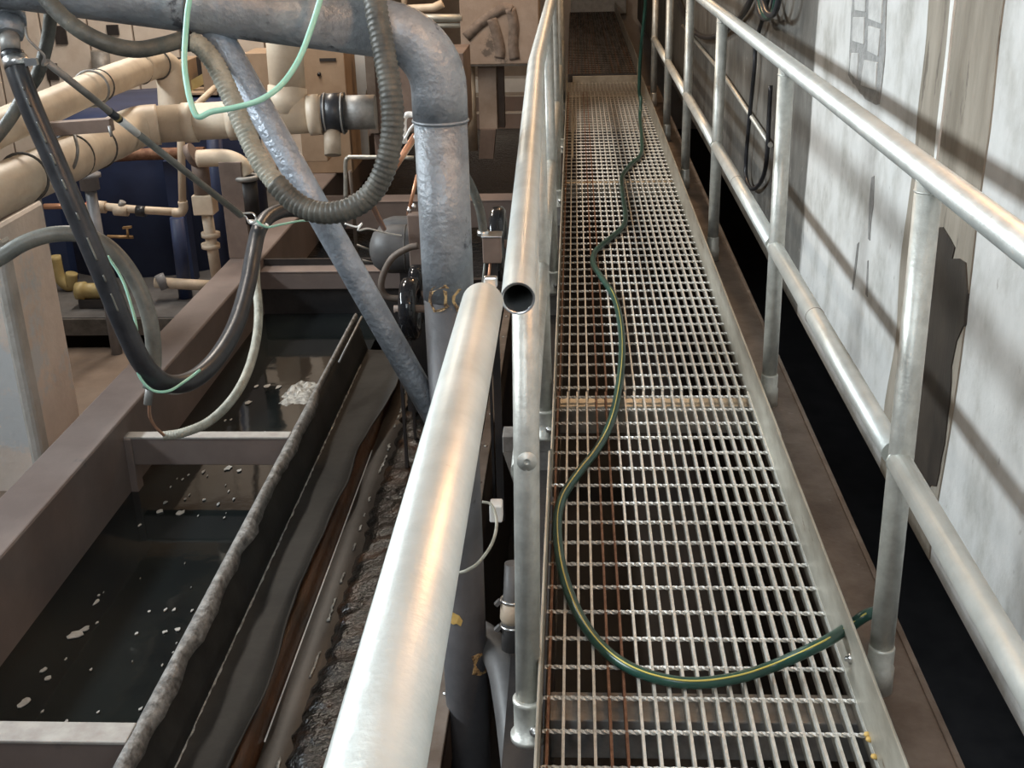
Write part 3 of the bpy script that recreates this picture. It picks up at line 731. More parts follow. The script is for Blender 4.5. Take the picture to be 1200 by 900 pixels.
# pipe hose and valve beside the riser, near the bottom
gh = thing('grey_hose', P(600, 890, zc=2.85), 'fat smooth grey hose curving beside the big vertical pipe at the bottom', 'hose')
MB().tube(path([(556, 740, 3.15), (572, 752, 3.02), (588, 778, 2.9), (597, 820, 2.8), (604, 870, 2.72), (612, 940, 2.65)]), .040, 24).build('tube', 'darkgrey', gh)
vv = thing('valve_fitting', P(598, 730, zc=2.75), 'small grey valve fitting with clamps half hidden by the first left post', 'valve')
va0 = P(601, 660, zc=2.78); va1 = P(600, 760, zc=2.84)
MB().tube([va0, va1], [.020, .026], 18).build('body', 'darkgrey', vv)
MB().lathe(va0 * .5 + va1 * .5, (va1 - va0), [(-.012, .028), (.03, .030), (.04, .026)], 18).build('union', 'pvcdark', vv)
for k in (.72, .42):
    c = va0 + (va1 - va0) * k; MB().torus(c, va1 - va0, .027, .004, 20, 6).build('clamp', 'steel', vv)
    MB().bar(c + Vector((-.028, -.01, .004)), c + Vector((-.040, -.012, -.008)), .010, .010).build('clamp_screw', 'steel', vv)
cb = thing('cable_bracket', P(582, 600, zc=2.7), 'white plastic bracket with a looped grey cable beside the big pipe', 'bracket')
a = P(580, 595, zc=2.75); MB().box((a.x - .012, a.y - .02, a.z - .03), (a.x + .018, a.y + .02, a.z + .015)).build('bracket', 'tape', cb, .004)
MB().tube(path([(565, 588, 2.6), (576, 592, 2.6), (582, 612, 2.58), (577, 636, 2.50), (562, 658, 2.43), (548, 668, 2.405), (536, 672, 2.41)]), .0035, 8).build('cable', 'conduitlight', cb)

# ================================================================== HOSES AT THE UPPER LEFT
rc = thing('ribbed_conduit', P(400, 250, zc=2.35), 'ribbed flexible conduit hanging in a loop in front of the elbow pipe', 'hose')
ribbed(MB(), path([(425, -980, 2.0), (428, -600, 2.1), (431, -300, 2.2), (437, -40, 2.30), (441, 10, 2.30), (450, 60, 2.30), (458, 110, 2.30), (460, 150, 2.31), (452, 195, 2.33), (434, 228, 2.35), (406, 246, 2.36), (374, 249, 2.37), (347, 238, 2.38), (322, 214, 2.38)], 10), .0225, .011, .055).build('dark_length', 'conduit', rc)
ribbed(MB(), path([(324, 216, 2.38), (305, 190, 2.385), (288, 155, 2.39), (270, 112, 2.39), (252, 75, 2.385), (236, 55, 2.38), (222, 48, 2.375)], 10), .0200, .009, .05).build('pale_length', 'conduitlight', rc)
fa = P(222, 48, zc=2.375); fb = P(212, 47, zc=2.37)
MB().tube([fa, fb], .022, 18).build('coupling', 'rubber', rc)
gr = thing('rubber_hose', P(130, 58, zc=2.3), 'smooth grimy hose running left from the conduit coupling across the pipe', 'hose')
MB().tube(path([(214, 46, 2.37), (190, 53, 2.34), (160, 58, 2.31), (128, 52, 2.29), (98, 38, 2.28), (72, 18, 2.28), (50, -8, 2.28), (38, -30, 2.28), (22, -120, 2.26), (15, -400, 2.18), (12, -980, 2.0)]), .0165, 16).build('tube', 'conduit', gr)
mc = thing('mint_cable', P(260, 125, zc=2.25), 'thin mint green cable drooping over the big horizontal pipe', 'cable')
MB().tube(path([(240, -980, 2.0), (232, -500, 2.12), (226, -160, 2.22), (223, -20, 2.25), (219, 20, 2.25), (216, 70, 2.25), (220, 105, 2.24), (227, 130, 2.24), (234, 137, 2.24), (248, 131, 2.24), (275, 126, 2.24), (305, 117, 2.24), (330, 99, 2.25), (350, 70, 2.26), (364, 35, 2.27), (375, 0, 2.27), (382, -30, 2.27), (398, -180, 2.24), (405, -500, 2.14), (408, -980, 2.0)], 10), .0058, 10).build('tube', 'mint', mc)

bh = thing('rubber_hose', P(180, 450, zc=2.7), 'thick black rubber hose hanging in a long U over the tank wall', 'hose')
MB().tube(path([(14, 62, 2.42), (22, 88, 2.42), (38, 130, 2.43), (62, 185, 2.45), (92, 255, 2.48), (122, 325, 2.52), (148, 388, 2.58), (170, 430, 2.65), (196, 450, 2.74), (226, 445, 2.85), (254, 420, 2.98), (276, 382, 3.12), (290, 335, 3.28), (297, 296, 3.42), (304, 268, 3.52), (318, 252, 3.65), (342, 246, 3.85), (375, 252, 4.1), (400, 262, 4.3)], 8), [.0235] * 145, 20).build('tube', 'rubber', bh)
# printed chalky marks along the hose
hpath = path([(22, 88, 2.395), (38, 130, 2.405), (62, 185, 2.425), (92, 255, 2.455), (122, 325, 2.495), (148, 388, 2.555)], 24)
for a_, b_ in ((8, 11), (16, 22), (30, 42), (46, 52), (57, 62), (70, 74), (80, 90), (95, 99), (103, 112)):
    if b_ < len(hpath): MB().tube(hpath[a_:b_], .0022, 6).build('print_mark', 'clear', bh)
c0_ = P(17, 68, zc=2.42); c1_ = P(21, 80, zc=2.42)
MB().tube([c0_, c1_], .0262, 22).build('clamp', 'steel', bh)
MB().bar(P(30, 73, zc=2.38), P(44, 72, zc=2.38), .012, .014).build('clamp_screw', 'steel', bh)
nf = thing('pipe_nipple', P(14, 40, zc=2.43), 'dark fitting and grey nipple holding the top of the black hose', 'fitting')
MB().tube([P(13, 62, zc=2.42), P(11, 40, zc=2.43)], .0195, 18).build('nipple', 'bracket', nf)
MB().tube([P(11, 42, zc=2.43), P(10, 24, zc=2.44)], [.030, .031], 8).build('hex_collar', 'pipe', nf)
MB().tube([P(10, 28, zc=2.44), P(8, 12, zc=2.46)], .036, 20).build('socket', 'pipe', nf)
bs = thing('black_strap', P(50, 60, zc=2.6), 'dark hose slanting down behind the thick black hose at the left edge', 'hose')
MB().tube(path([(60, 12, 2.55), (56, 45, 2.58), (45, 85, 2.6), (28, 112, 2.62), (10, 142, 2.62), (-14, 172, 2.6)]), .0145, 14).build('tube', 'conduit', bs)

tb = thing('turnbuckle_rod', P(180, 170, zc=2.9), 'grey tie rod with a taped label and wire ends holding up the black hose', 'tie rod')
r0 = P(55, 73, zc=2.45); r1 = P(282, 252, zc=3.42)
def rat(t): return r0 + (r1 - r0) * t
MB().tube([rat(0), rat(.26)], .0082, 12).build('rod', 'bracket', tb)
MB().tube([rat(.255), rat(.30)], .0095, 12).build('black_tape', 'rubber', tb)
MB().tube([rat(.285), rat(.293)], .0098, 12).build('yellow_tape', 'yellow', tb)
MB().tube([rat(.30), rat(.385)], .0092, 12).build('paper_label', 'tape', tb)
MB().tube([rat(.385), rat(1)], [.0088, .0098], 12).build('rod', 'clear', tb)
MB().tube(path([(282, 252, 3.42), (288, 254, 3.44), (293, 262, 3.44), (300, 258, 3.44), (296, 250, 3.45), (284, 250, 3.43)]), .003, 8).build('wire_hook', 'steel', tb)
MB().torus(P(303, 262, zc=3.5), (.3, .2, 1), .027, .005, 24, 8).build('wire_lashing', 'tape', tb)
MB().tube(path([(30, 32, 2.42), (33, 45, 2.41), (45, 58, 2.42), (52, 66, 2.43), (50, 76, 2.44), (56, 74, 2.45)]), .003, 8).build('wire_loop', 'bracket', tb)

cl = thing('braided_hose', P(120, 290, zc=2.7), 'grey braided hose arching in from the left edge behind the black hose', 'hose')
MB().tube(path([(-30, 318, 2.65), (0, 302, 2.66), (28, 285, 2.67), (60, 275, 2.68), (95, 275, 2.70), (125, 288, 2.71), (150, 315, 2.72), (168, 350, 2.73), (178, 388, 2.74), (180, 425, 2.76), (176, 455, 2.77)]), .0185, 16).build('tube', 'clear', cl)
MB().tube([P(176, 450, zc=2.77), P(173, 474, zc=2.78)], .010, 12).build('end_nipple', 'bracket', cl)
gl = thing('pale_conduit', P(250, 490, zc=3.2), 'thin pale conduit curving up from the tank wall behind the black hose', 'hose')
ribbed(MB(), path([(192, 511, 3.1), (215, 507, 3.1), (245, 494, 3.12), (272, 468, 3.16), (290, 436, 3.22), (300, 400, 3.3), (303, 365, 3.38), (300, 330, 3.48), (300, 300, 3.58)]), .0125, .007, .05, 12).build('tube', 'conduitlight', gl)
MB().tube(path([(175, 474, 2.80), (176, 488, 2.9), (182, 500, 3.0), (193, 511, 3.1)]), .004, 8).build('copper_wire', 'copper', gl)
gw = thing('earth_wire', P(160, 400, zc=2.6), 'thin green and white wire draped along the black hose', 'wire')
MB().tube(path([(126, 300, 2.66), (142, 325, 2.66), (152, 352, 2.65), (160, 385, 2.64), (159, 415, 2.63), (163, 440, 2.64), (178, 457, 2.66), (198, 458, 2.68), (218, 446, 2.76), (234, 434, 2.83)]), .0034, 8).build('wire', 'mint', gw)
gw2 = thing('earth_wire', P(330, 265, zc=3.5), 'thin green wire from the lashing under the conduit loop', 'wire')
MB().tube(path([(300, 258, 3.46), (312, 266, 3.46), (330, 263, 3.5), (352, 259, 3.6), (375, 258, 3.7)]), .0035, 8).build('wire', 'mint', gw2)
gw3 = thing('earth_wire', P(430, 268, zc=4.1), 'pale wire knotted to a brown rod right of the conduit loop', 'wire')
MB().tube(path([(404, 262, 3.8), (418, 266, 3.8), (424, 262, 3.8), (420, 270, 3.8), (432, 268, 3.9), (452, 273, 4.0), (470, 276, 4.1)]), .0032, 8).build('wire', 'tape', gw3)

# ================================================================== MACHINERY BEHIND THE RISER
mo = thing('grey_housing', P(470, 300, Y=4.6), 'rounded dark grey motor housing behind the big vertical pipe', 'motor')
YM = 4.55
a = P(440, 292, Y=YM); b = P(500, 292, Y=YM)
MB().lathe(a, (1, 0, 0), [(-.022, 0), (-.02, .03), (-.005, .068), (.02, .088), (.06, .098), (.34, .098)], 32).build('drum', 'darkgrey', mo)
a2 = P(448, 278, Y=YM + .18)
MB().lathe(a2, (1, 0, 0), [(-.02, 0), (-.015, .04), (.01, .075), (.05, .088), (.34, .088)], 32).build('drum', 'darkgrey', mo)
c = P(486, 285, Y=YM - .12); MB().box((c.x - .02, c.y - .03, c.z - .09), (c.x + .10, c.y + .03, c.z + .12)).build('flange_plate', 'brown', mo, .004)
c = P(478, 278, Y=YM - .1); MB().torus(a + Vector((.13, 0, 0)), (1, 0, 0), .0975, .003, 32, 6).build('band', 'ring', mo)
for dx, dz in ((0, .02), (.02, .035), (.012, -.002)):
    q = P(480, 254, Y=YM - .1) + Vector((dx, 0, dz)); MB().lathe(q, (0, -.3, 1), [(0, .009), (.012, .009), (.013, .004), (.02, .004), (.021, 0)], 6).build('bolt', 'steel', mo)
MB().cyl(P(478, 252, Y=YM - .1), P(489, 205, Y=YM - .1), .007, 8).build('tie_rod', 'copper', mo)
MB().box((a.x + .10, YM - .05, -.52), (a.x + .30, YM + .1, a.z - .07)).build('stand', 'tankin', mo)
co = thing('brown_conduit', P(450, 330, Y=4.2), 'brown curved conduit looping left beside the grey housing', 'conduit')
MB().tube(catmull([P(x, y, Y=4.3) for x, y in ((490, 288), (478, 291), (460, 302), (449, 322), (447, 338), (454, 348), (468, 350))]), .013, 12).build('tube', 'kerb', co)
def wheel(c, R, r, lab, wid):
    t = thing('drive_wheel', c - Vector((0, 0, R)), lab, 'wheel', 'black wheels behind the big pipe')
    MB().lathe(c - Vector((wid / 2, 0, 0)), (1, 0, 0), [(0, R * .62), (0, R * .90), (wid * .2, R), (wid * .8, R), (wid, R * .90), (wid, R * .62), (wid * .6, R * .55), (wid * .4, R * .55), (0, R * .62)], 40, False).build('tyre', 'glossblack', t)
    MB().lathe(c - Vector((wid * .3, 0, 0)), (1, 0, 0), [(0, R * .2), (0, R * .60), (wid * .6, R * .60), (wid * .6, R * .2)], 28).build('disc', 'tankin', t)
    MB().cyl(c - Vector((wid, 0, 0)), c + Vector((wid, 0, 0)), R * .12, 14).build('hub', 'brown', t)
    MB().box((c.x - wid * .9, c.y - .012, -.60), (c.x - wid * .72, c.y + .012, c.z)).build('axle_stand', 'tankin', t)
    return t
wheel(P(481, 362, Y=4.0), .115, .02, 'wet black wheel low to the left of the big pipe', .06)
wheel(P(489, 345, Y=4.25), .115, .02, 'wet black wheel second from the left, half hidden by the big pipe', .05)
wheel(P(584, 286, Y=3.75), .125, .02, 'tall black wheel right of the big pipe beside the left handrail', .05)
jb = thing('junction_box', P(577, 300, Y=3.5), 'small brown junction box with a conduit elbow right of the big pipe', 'box')
JY = 3.45
c = P(577, 290, Y=JY); MB().box((c.x - .028, c.y - .03, c.z - .042), (c.x + .028, c.y + .03, c.z + .038)).build('box', 'brown', jb, .003)
MB().box((c.x - .031, c.y - .032, c.z + .038), (c.x + .031, c.y + .032, c.z + .043)).build('lid', 'steel', jb, .001)
MB().tube(catmull([P(x, y, Y=JY + .01) for x, y in ((566, 276), (566, 268), (563, 248), (557, 230), (551, 216), (545, 205))]), .0135, 12).build('conduit_elbow', 'conduit', jb)
MB().box((c.x - .012, c.y + .02, -.47), (c.x + .012, c.y + .03, c.z)).build('stand', 'tankin', jb)
MB().tube([P(566, 276, Y=JY + .01), P(566, 270, Y=JY + .01)], .018, 12).build('nut', 'steel', jb)
for x0, x1 in ((566, 570), (572, 574)): MB().tube([P(x0 + 3, 302, Y=JY), P(x0, 330, Y=JY), P(x0 - 4, 350, Y=JY)], .004, 8).build('wire', 'copper' if x0 > 570 else 'clear', jb)

# ================================================================== BACKGROUND LEFT
# concrete pier
pr = thing('concrete_pier', P(40, 470, Y=4.4), 'peach and grey painted concrete pier at the left edge carrying the pipes', 'pillar')
ct = P(50, 233, Y=4.78); fx = P(20, 420, Y=4.35).x
MB().prism([(ct.x - .62, 4.35, -1.6), (ct.x, 4.35, -1.6), (ct.x, 4.78, -1.6), (ct.x - .62, 4.78, -1.6)], (0, 0, ct.z + 1.6)).build('shaft', 'column', pr, .02)
MB().box((ct.x - .05, 4.342, -1.6), (ct.x + .006, 4.43, ct.z - .06)).build('bare_corner', 'columngrey', pr, .018)
MB().box((ct.x - .60, 4.36, ct.z), (ct.x - .01, 4.77, ct.z + .035)).build('cap_plate', 'brown', pr, .003)

# big cream pvc pipe: along the pier then across to the rubber coupling
def ringset(path_pts, r, parent, ts, name='joint', material='ring', fat=.004):
    q = resample(path_pts, .02)
    for t in ts:
        i = int(t * (len(q) - 2)); MB().torus(q[i], q[i + 1] - q[i], r, fat, 28, 6).build(name, material, parent)
pv = thing('pvc_pipe', P(200, 150, zc=5.0), 'fat cream plastic pipe running right to a black rubber coupling', 'pipe')
bpts = [P(-40, 242, zc=3.75), P(0, 222, zc=3.9), P(60, 196, zc=4.2), P(112, 172, zc=4.62), P(140, 159, zc=4.85)]
MB().tube(catmull(bpts, 6), .083, 28).build('pipe', 'pvc', pv)
bend = [P(132, 163, zc=4.8), P(148, 154, zc=4.92), P(166, 148, zc=4.98), P(186, 146, zc=5.0)]
MB().tube(catmull(bend, 6), .086, 28).build('elbow', 'pvc', pv)
MB().tube([P(180, 146, zc=5.0), P(382, 133, zc=5.0)], .078, 28).build('pipe', 'pvc', pv)
for x in (170, 216, 268): MB().tube([P(x, 147 - (x - 170) * .062, zc=5.0), P(x + 14, 146 - (x - 170) * .062, zc=5.0)], .085, 28).build('collar', 'pvc', pv)
for p_, q_, r_ in (((112, 172, 4.62), (116, 170, 4.66), .088), ((84, 184, 4.38), (88, 182, 4.42), .0865), ((28, 208, 3.99), (32, 206, 4.02), .0865)):
    a, b = P(p_[0], p_[1], zc=p_[2]), P(q_[0], q_[1], zc=q_[2]); MB().torus(a, b - a, r_ - .004, .005, 28, 6).build('joint', 'ring', pv)
# tee with vertical branch
MB().tube([P(335, 134, zc=5.0), P(337, 102, zc=4.98)], .083, 28).build('tee', 'pvc', pv)
MB().tube([P(337, 106, zc=4.98), P(333, 50, zc=4.9), P(330, 0, zc=4.82), P(318, -200, zc=4.55), P(300, -520, zc=4.15)], .076, 28).build('branch', 'pvc', pv)
MB().tube([P(362, 135, zc=5.0), P(376, 134, zc=5.0)], .086, 28).build('collar', 'pvc', pv)
rcp = thing('rubber_coupling', P(395, 150, zc=5.0), 'black rubber coupling with clamp bands joining the cream and grey pipes', 'coupling')
MB().tube([P(379, 133, zc=5.0), P(405, 132, zc=5.0)], .084, 28).build('sleeve', 'rubber', rcp)
for x in (382, 402): MB().torus(P(x, 133, zc=5.0), P(405, 132, zc=5.0) - P(379, 133, zc=5.0), .085, .004, 28, 6).build('clamp_band', 'bracket', rcp)
MB().tube([P(404, 132, zc=5.0), P(440, 131, zc=5.0)], .072, 28).build('pipe_stub', 'bracket', rcp)
# upper cream pipe
up = thing('pvc_pipe', P(100, 115, zc=4.6), 'upper cream plastic pipe rising from the left edge to an elbow', 'pipe')
MB().tube(catmull([P(-40, 170, zc=3.85), P(0, 150, zc=4.0), P(60, 124, zc=4.35), P(120, 98, zc=4.8), P(178, 76, zc=5.3)], 6), .062, 26).build('pipe', 'pvc', up)
MB().tube(catmull([P(164, 81, zc=5.18), P(182, 75, zc=5.3), P(196, 80, zc=5.36), P(201, 98, zc=5.38), P(203, 130, zc=5.4)], 6), .066, 26).build('elbow', 'pvc', up)
for p_, q_ in (((116, 100, 4.77), (120, 98, 4.8)), ((164, 81, 5.18), (168, 80, 5.2)), ((185, 76, 5.3), (188, 76, 5.32))):
    a, b = P(*p_[:2], zc=p_[2]), P(*q_[:2], zc=q_[2]); MB().torus(a, b - a, .064, .004, 26, 6).build('joint', 'ring', up)
MB().torus(P(107, 104, zc=4.66), P(120, 98, zc=4.8) - P(100, 107, zc=4.6), .070, .005, 26, 6).build('pipe_clamp', 'bracket', up)
# steel bracket between the two pipes
sb = thing('pipe_bracket', P(100, 148, zc=4.3), 'brown steel channel bracket clamped between the two cream pipes', 'bracket')
MB().bar(P(56, 151, zc=4.15), P(131, 146, zc=4.15), .05, .045).build('channel', 'brown', sb)
MB().cyl(P(128, 148, zc=4.12), P(131, 160, zc=4.12), .006, 8).build('bolt', 'bracket', sb)
MB().tube(catmull([P(87, 157, zc=4.2), P(91, 175, zc=4.15), P(88, 192, zc=4.18), P(82, 202, zc=4.22)], 6), .006, 8).build('u_bolt', 'bracket', sb)
tag(MB().tube([P(60, 212, zc=4.45), P(120, 190, zc=4.7), P(170, 168, zc=5.0)], .013, 12).build('thin_pipe', 'pvc'), 'thin pink-cream pipe slanting under the fat cream pipe', 'pipe')

# blue tank behind
bt = thing('blue_tank', P(160, 340, Y=7.0), 'large navy blue cylindrical tank behind the cream pipes', 'tank')
cB = P(160, 300, Y=7.0); rB = .70
MB().lathe((cB.x, 7.55, -.85), (0, 0, 1), [(0, rB), (1.14, rB), (1.17, rB - .02), (1.19, rB - .3)], 48).build('shell', 'blue', bt)
MB().torus((cB.x, 7.55, .25), (0, 0, 1), rB, .025, 48, 8).build('rim', 'brown', bt)
for x in (70, 215): 
    q = P(x, 300, Y=6.75); MB().box((q.x - .05, 6.75, -.85), (q.x + .05, 6.85, .1)).build('leg', 'blue', bt)
rt = tag(MB().tube([P(92, 186, Y=6.7), P(160, 181, Y=6.7), P(240, 179, Y=6.7)], .035, 14).build('rusty_pipe', 'barrust'), 'rusty brown horizontal pipe across the top of the blue tank', 'pipe')
# small cream plumbing
sp_ = thing('small_pipework', P(150, 245, Y=6.2), 'thin cream pipe with valve and red tee in front of the blue tank', 'pipe')
YS = 6.2
MB().tube([P(211, 120, Y=YS), P(214, 240, Y=YS)], .021, 14).build('drop_pipe', 'pvc', sp_)
MB().tube([P(216, 249, Y=YS), P(165, 246, Y=YS), P(110, 241, Y=YS)], .022, 14).build('level_pipe', 'pvc', sp_)
MB().tube(catmull([P(214, 236, Y=YS), P(215, 244, Y=YS), P(211, 249, Y=YS), P(203, 249, Y=YS)], 5), .026, 14).build('elbow', 'pvc', sp_)
MB().tube([P(104, 241, Y=YS), P(124, 243, Y=YS)], .034, 14).build('tee', 'pvc', sp_)
MB().tube([P(105, 236, Y=YS - .01), P(109, 254, Y=YS - .01)], .02, 12).build('red_valve', 'red', sp_)
MB().tube([P(134, 246, Y=YS), P(150, 247, Y=YS)], .031, 14).build('valve_body', 'pvcdark', sp_)
MB().tube([P(141, 243, Y=YS), P(144, 236, Y=YS)], .018, 10).build('valve_handle', 'bracket', sp_)
MB().tube([P(160, 247, Y=YS), P(171, 248, Y=YS)], .030, 14).build('coupling', 'rubber', sp_)
MB().tube([P(52, 242, Y=YS), P(104, 241, Y=YS)], .016, 12).build('copper_tail', 'copper', sp_)
MB().tube([P(111, 254, Y=YS), P(116, 274, Y=YS)], .025, 12).build('flange_stub', 'brown', sp_)
tp = thing('bleed_tap', P(145, 275, Y=6.5), 'small brass tap on the blue tank below the thin cream pipe', 'tap')
MB().tube([P(126, 277, Y=6.6), P(156, 278, Y=6.6)], .010, 10).build('spout', 'brass', tp)
MB().tube([P(150, 278, Y=6.58), P(149, 266, Y=6.58)], .008, 8).build('stem', 'brass', tp)
MB().bar(P(144, 267, Y=6.58), P(154, 266, Y=6.58), .02, .012).build('lever', 'brass', tp)
# flanged vertical pipe
fp = thing('flanged_pipe', P(250, 320, Y=6.0), 'dirty cream vertical pipe with flanges right of the blue tank', 'pipe')
YF = 6.0
MB().tube([P(241, 240, Y=YF), P(255, 330, Y=YF)], .030, 16).build('pipe', 'pvcdark', fp)
MB().box(tuple(P(230, 250, Y=YF) - Vector((0, .05, 0))), tuple(P(251, 227, Y=YF) + Vector((0, .05, 0)))).build('meter_box', 'pvc', fp, .005)
for y in (275, 288): 
    q = P(247, y, Y=YF); MB().lathe(q, (.05, 0, 1), [(-.012, .05), (.012, .05)], 18).build('flange', 'pvcdark', fp)
MB().tube([P(238, 228, Y=YF), P(233, 180, Y=YF)], .045, 16).build('upper_pipe', 'brown', fp)
bp_ = thing('blue_pipe', P(260, 300, Y=6.3), 'dark blue vertical pipe next to the flanged cream pipe', 'pipe')
MB().tube([P(250, 150, Y=6.35), P(264, 330, Y=6.35)], .042, 16).build('pipe', 'blue', bp_)
bp2 = thing('blue_pipe', P(212, 320, Y=6.45), 'dark blue upright post at the foot of the blue tank', 'pipe')
MB().tube([P(207, 255, Y=6.45), P(218, 350, Y=6.45)], .040, 16).build('pipe', 'blue', bp2)
bp3 = thing('black_drum', P(105, 215, Y=6.0), 'dark cylindrical fitting between the black hose and the blue tank', 'fitting')
MB().lathe(P(106, 222, Y=6.0), (0, 0, 1), [(0, .05), (.06, .05), (.065, .065), (.085, .065), (.09, .05), (.16, .045)], 20).build('body', 'grey', bp3)
MB().cyl(P(106, 222, Y=6.0) - Vector((0, 0, .95)), P(106, 222, Y=6.0), .03, 14).build('stem', 'grey', bp3)
# cream elbow group right
eg = thing('elbow_fitting', P(270, 190, Y=5.9), 'cream elbow fitting turning down into a steel ring behind the conduit', 'pipe')
MB().tube(catmull([P(232, 186, Y=5.95), P(252, 185, Y=5.95), P(268, 186, Y=5.95), P(282, 193, Y=5.95), (P(289, 205, Y=5.95))], 6), .045, 20).build('elbow', 'pvc', eg)
MB().tube([P(228, 180, Y=5.97), P(222, 183, Y=5.97)], .06, 18).build('socket', 'brown', eg)
MB().torus(P(289, 208, Y=5.95), (0, 0, 1), .055, .014, 24, 8).build('steel_ring', 'bracket', eg)
MB().tube([P(289, 210, Y=5.95), P(294, 260, Y=5.95)], .052, 18).build('riser', 'tankin', eg)
# tall beige post behind the lashing
pp = tag(MB().box((P(272, 330, Y=5.9).x, 5.9, ZTOP), tuple(P(282, 190, Y=5.9) + Vector((0, .04, 0)))).build('steel_post', 'brown', None, .004), 'narrow brown steel upright behind the hose lashing', 'post')
# pump and pipe at the foot of the blue tank
pu = thing('yellow_pump', P(105, 350, Y=6.3), 'small dull yellow pump at the foot of the blue tank', 'pump')
a = P(90, 341, Y=6.3); MB().lathe(a, (1, 0, 0), [(0, 0), (0, .05), (.05, .055), (.05, .045), (.16, .045), (.17, .06), (.21, .06), (.21, 0)], 20).build('motor', 'yellow', pu)
MB().box((a.x + .02, a.y - .05, a.z - .09), (a.x + .2, a.y + .05, a.z - .04)).build('base', 'tankin', pu)
yb = thing('yellow_pipe', P(75, 330, Y=6.6), 'yellowish pipe bend beside the concrete pier', 'pipe')
MB().tube(catmull([P(64, 300, Y=6.6), P(70, 325, Y=6.6), P(82, 335, Y=6.6), P(84, 320, Y=6.6)], 6), .035, 14).build('tube', 'yellow', yb)
lp = thing('drain_pipe', P(215, 335, Y=6.5), 'low cream drain pipe with a valve at the foot of the blue tank', 'pipe')
MB().tube([P(182, 331, Y=6.4), P(250, 335, Y=6.4)], .032, 14).build('pipe', 'pvcdark', lp)
MB().tube([P(186, 322, Y=6.38), P(194, 338, Y=6.38)], .028, 12).build('valve', 'grey', lp)
# plinth and floor
plz = P(120, 372, Y=6.1).z
struct(MB().box((-5.5, 6.1, plz - .06), (-1.85, 12, plz)).build('floor_plinth', 'darkgrey'))
tag(MB().box((-5.5, 6.08, plz - .10), (-1.85, 6.1, plz - .005)).build('plinth_edge', 'ring'), 'black steel edge of the brown plinth under the blue tank', 'edge')
struct(MB().box((-5.5, 4.0, -1.6), (-1.84, 6.1, plz - .18)).build('floor_walk', 'floor'))

# back wall of panels with seams
YBW = 9.2
bw = struct(MB().box((-5.6, YBW + .04, -1.0), (-2.05, YBW + .1, 3.0)).build('wall_back', 'beigedark'))
xs = [-5.5, -5.0, -4.5, -4.12, -3.75, -3.40, -3.05, -2.70, -2.38, -2.08]
for a, b in zip(xs, xs[1:]): MB().box((a + .008, YBW, -.6), (b - .008, YBW + .035, 2.4)).build('wall_panel', 'beige', bw, .004)
for x, y, h in ((72, 41, 22), (133, 35, 12), (62, 84, 20)):
    q = P(x, y, Y=YBW - .01); tag(MB().box((q.x - .05, YBW - .02, q.z - h / 320), (q.x + .04, YBW, q.z + h / 320)).build('wall_slot', 'tankin'), {72: 'dark slot in the beige back wall left of the pipe elbow', 133: 'small dark slot in the beige back wall under the big pipe', 62: 'dark vertical strip on the beige wall beside the black hose'}[x], 'slot')
dk = tag(MB().tube([P(117, 60, Y=9.13), P(121, 100, Y=9.13)], .07, 16).build('grey_pipe', 'bracket'), 'grey upright pipe stub against the beige back wall', 'pipe')
# cabinet, white sheet and brown boxes
cbn = thing('tan_cabinet', P(375, 110, Y=8.0), 'tan cabinet with a dark slot behind the fat cream pipe', 'cabinet')
a = P(350, 112, Y=8.0); b = P(401, 40, Y=8.0)
MB().box((a.x, 8.0, ZTOP), (b.x, 8.4, b.z)).build('body', 'beigedark', cbn, .006)
s_ = P(384, 70, Y=7.995); MB().box((s_.x - .055, 7.99, s_.z - .010), (s_.x + .055, 8.0, s_.z + .010)).build('slot', 'tankin', cbn)
k_ = P(374, 87, Y=7.995); MB().lathe((k_.x, 8.0, k_.z), (0, -1, 0), [(0, .014), (.015, .012), (.016, 0)], 12).build('knob', 'tankin', cbn)
ws = thing('white_sheet', P(415, 110, Y=8.6), 'pale blue-white sheet panel behind the rubber coupling', 'panel')
a = P(396, 114, Y=8.6); b = P(436, 40, Y=8.6); d_ = P(428, 112, Y=8.6)
MB().prism([Vector((a.x, 8.6, ZTOP)), Vector((d_.x, 8.6, ZTOP)), d_, P(437, 75, Y=8.6), b, P(396, 40, Y=8.6)], (0, .02, 0)).build('sheet', 'white', ws)
MB().box(tuple(P(407, 112, Y=8.59)), tuple(P(409, 40, Y=8.59) + Vector((0, .01, 0)))).build('seam', 'bracket', ws)
bb_ = tag(MB().box(tuple(P(355, 190, Y=7.2)), tuple(P(381, 150, Y=7.2) + Vector((0, .25, 0)))).build('tan_box', 'beigedark', None, .006), 'tan box under the rubber coupling', 'box')
ps = tag(MB().tube([P(390, 182, zc=5.0), P(389, 148, zc=5.0)], .036, 18).build('pvc_stub', 'pvcdark'), 'short dirty cream pipe stub below the rubber coupling', 'pipe')
wd = thing('wooden_crate', P(300, 112, Y=7.6), 'open tan crate with slatted front behind the blue-grey brace', 'crate')
for x0, x1, y0, y1 in ((208, 216, 72, 112), (240, 250, 72, 112), (208, 250, 108, 112), (290, 316, 62, 110)):
    MB().box(tuple(P(x0, y1, Y=7.6)), tuple(P(x1, y0, Y=7.6) + Vector((0, .3, 0)))).build('board', 'beigedark', wd, .004)
MB().box(tuple(P(210, 112, Y=7.85)), tuple(P(290, 66, Y=7.85) + Vector((0, .02, 0)))).build('back_board', 'tankin', wd)
MB().bar(P(218, 104, Y=7.7), P(246, 88, Y=7.7), .03, .06).build('loose_slat', 'yellow', wd)
tag(MB().tube([P(230, 124, zc=5.0) , P(251, 103, Y=6.6)], .016, 10).build('pipe_offcut', 'pvc'), 'short cream pipe offcut lying in front of the crate', 'pipe')
hop = thing('brown_hopper', P(470, 155, Y=7.6), 'plain brown steel casing behind the elbow of the big pipe', 'casing')
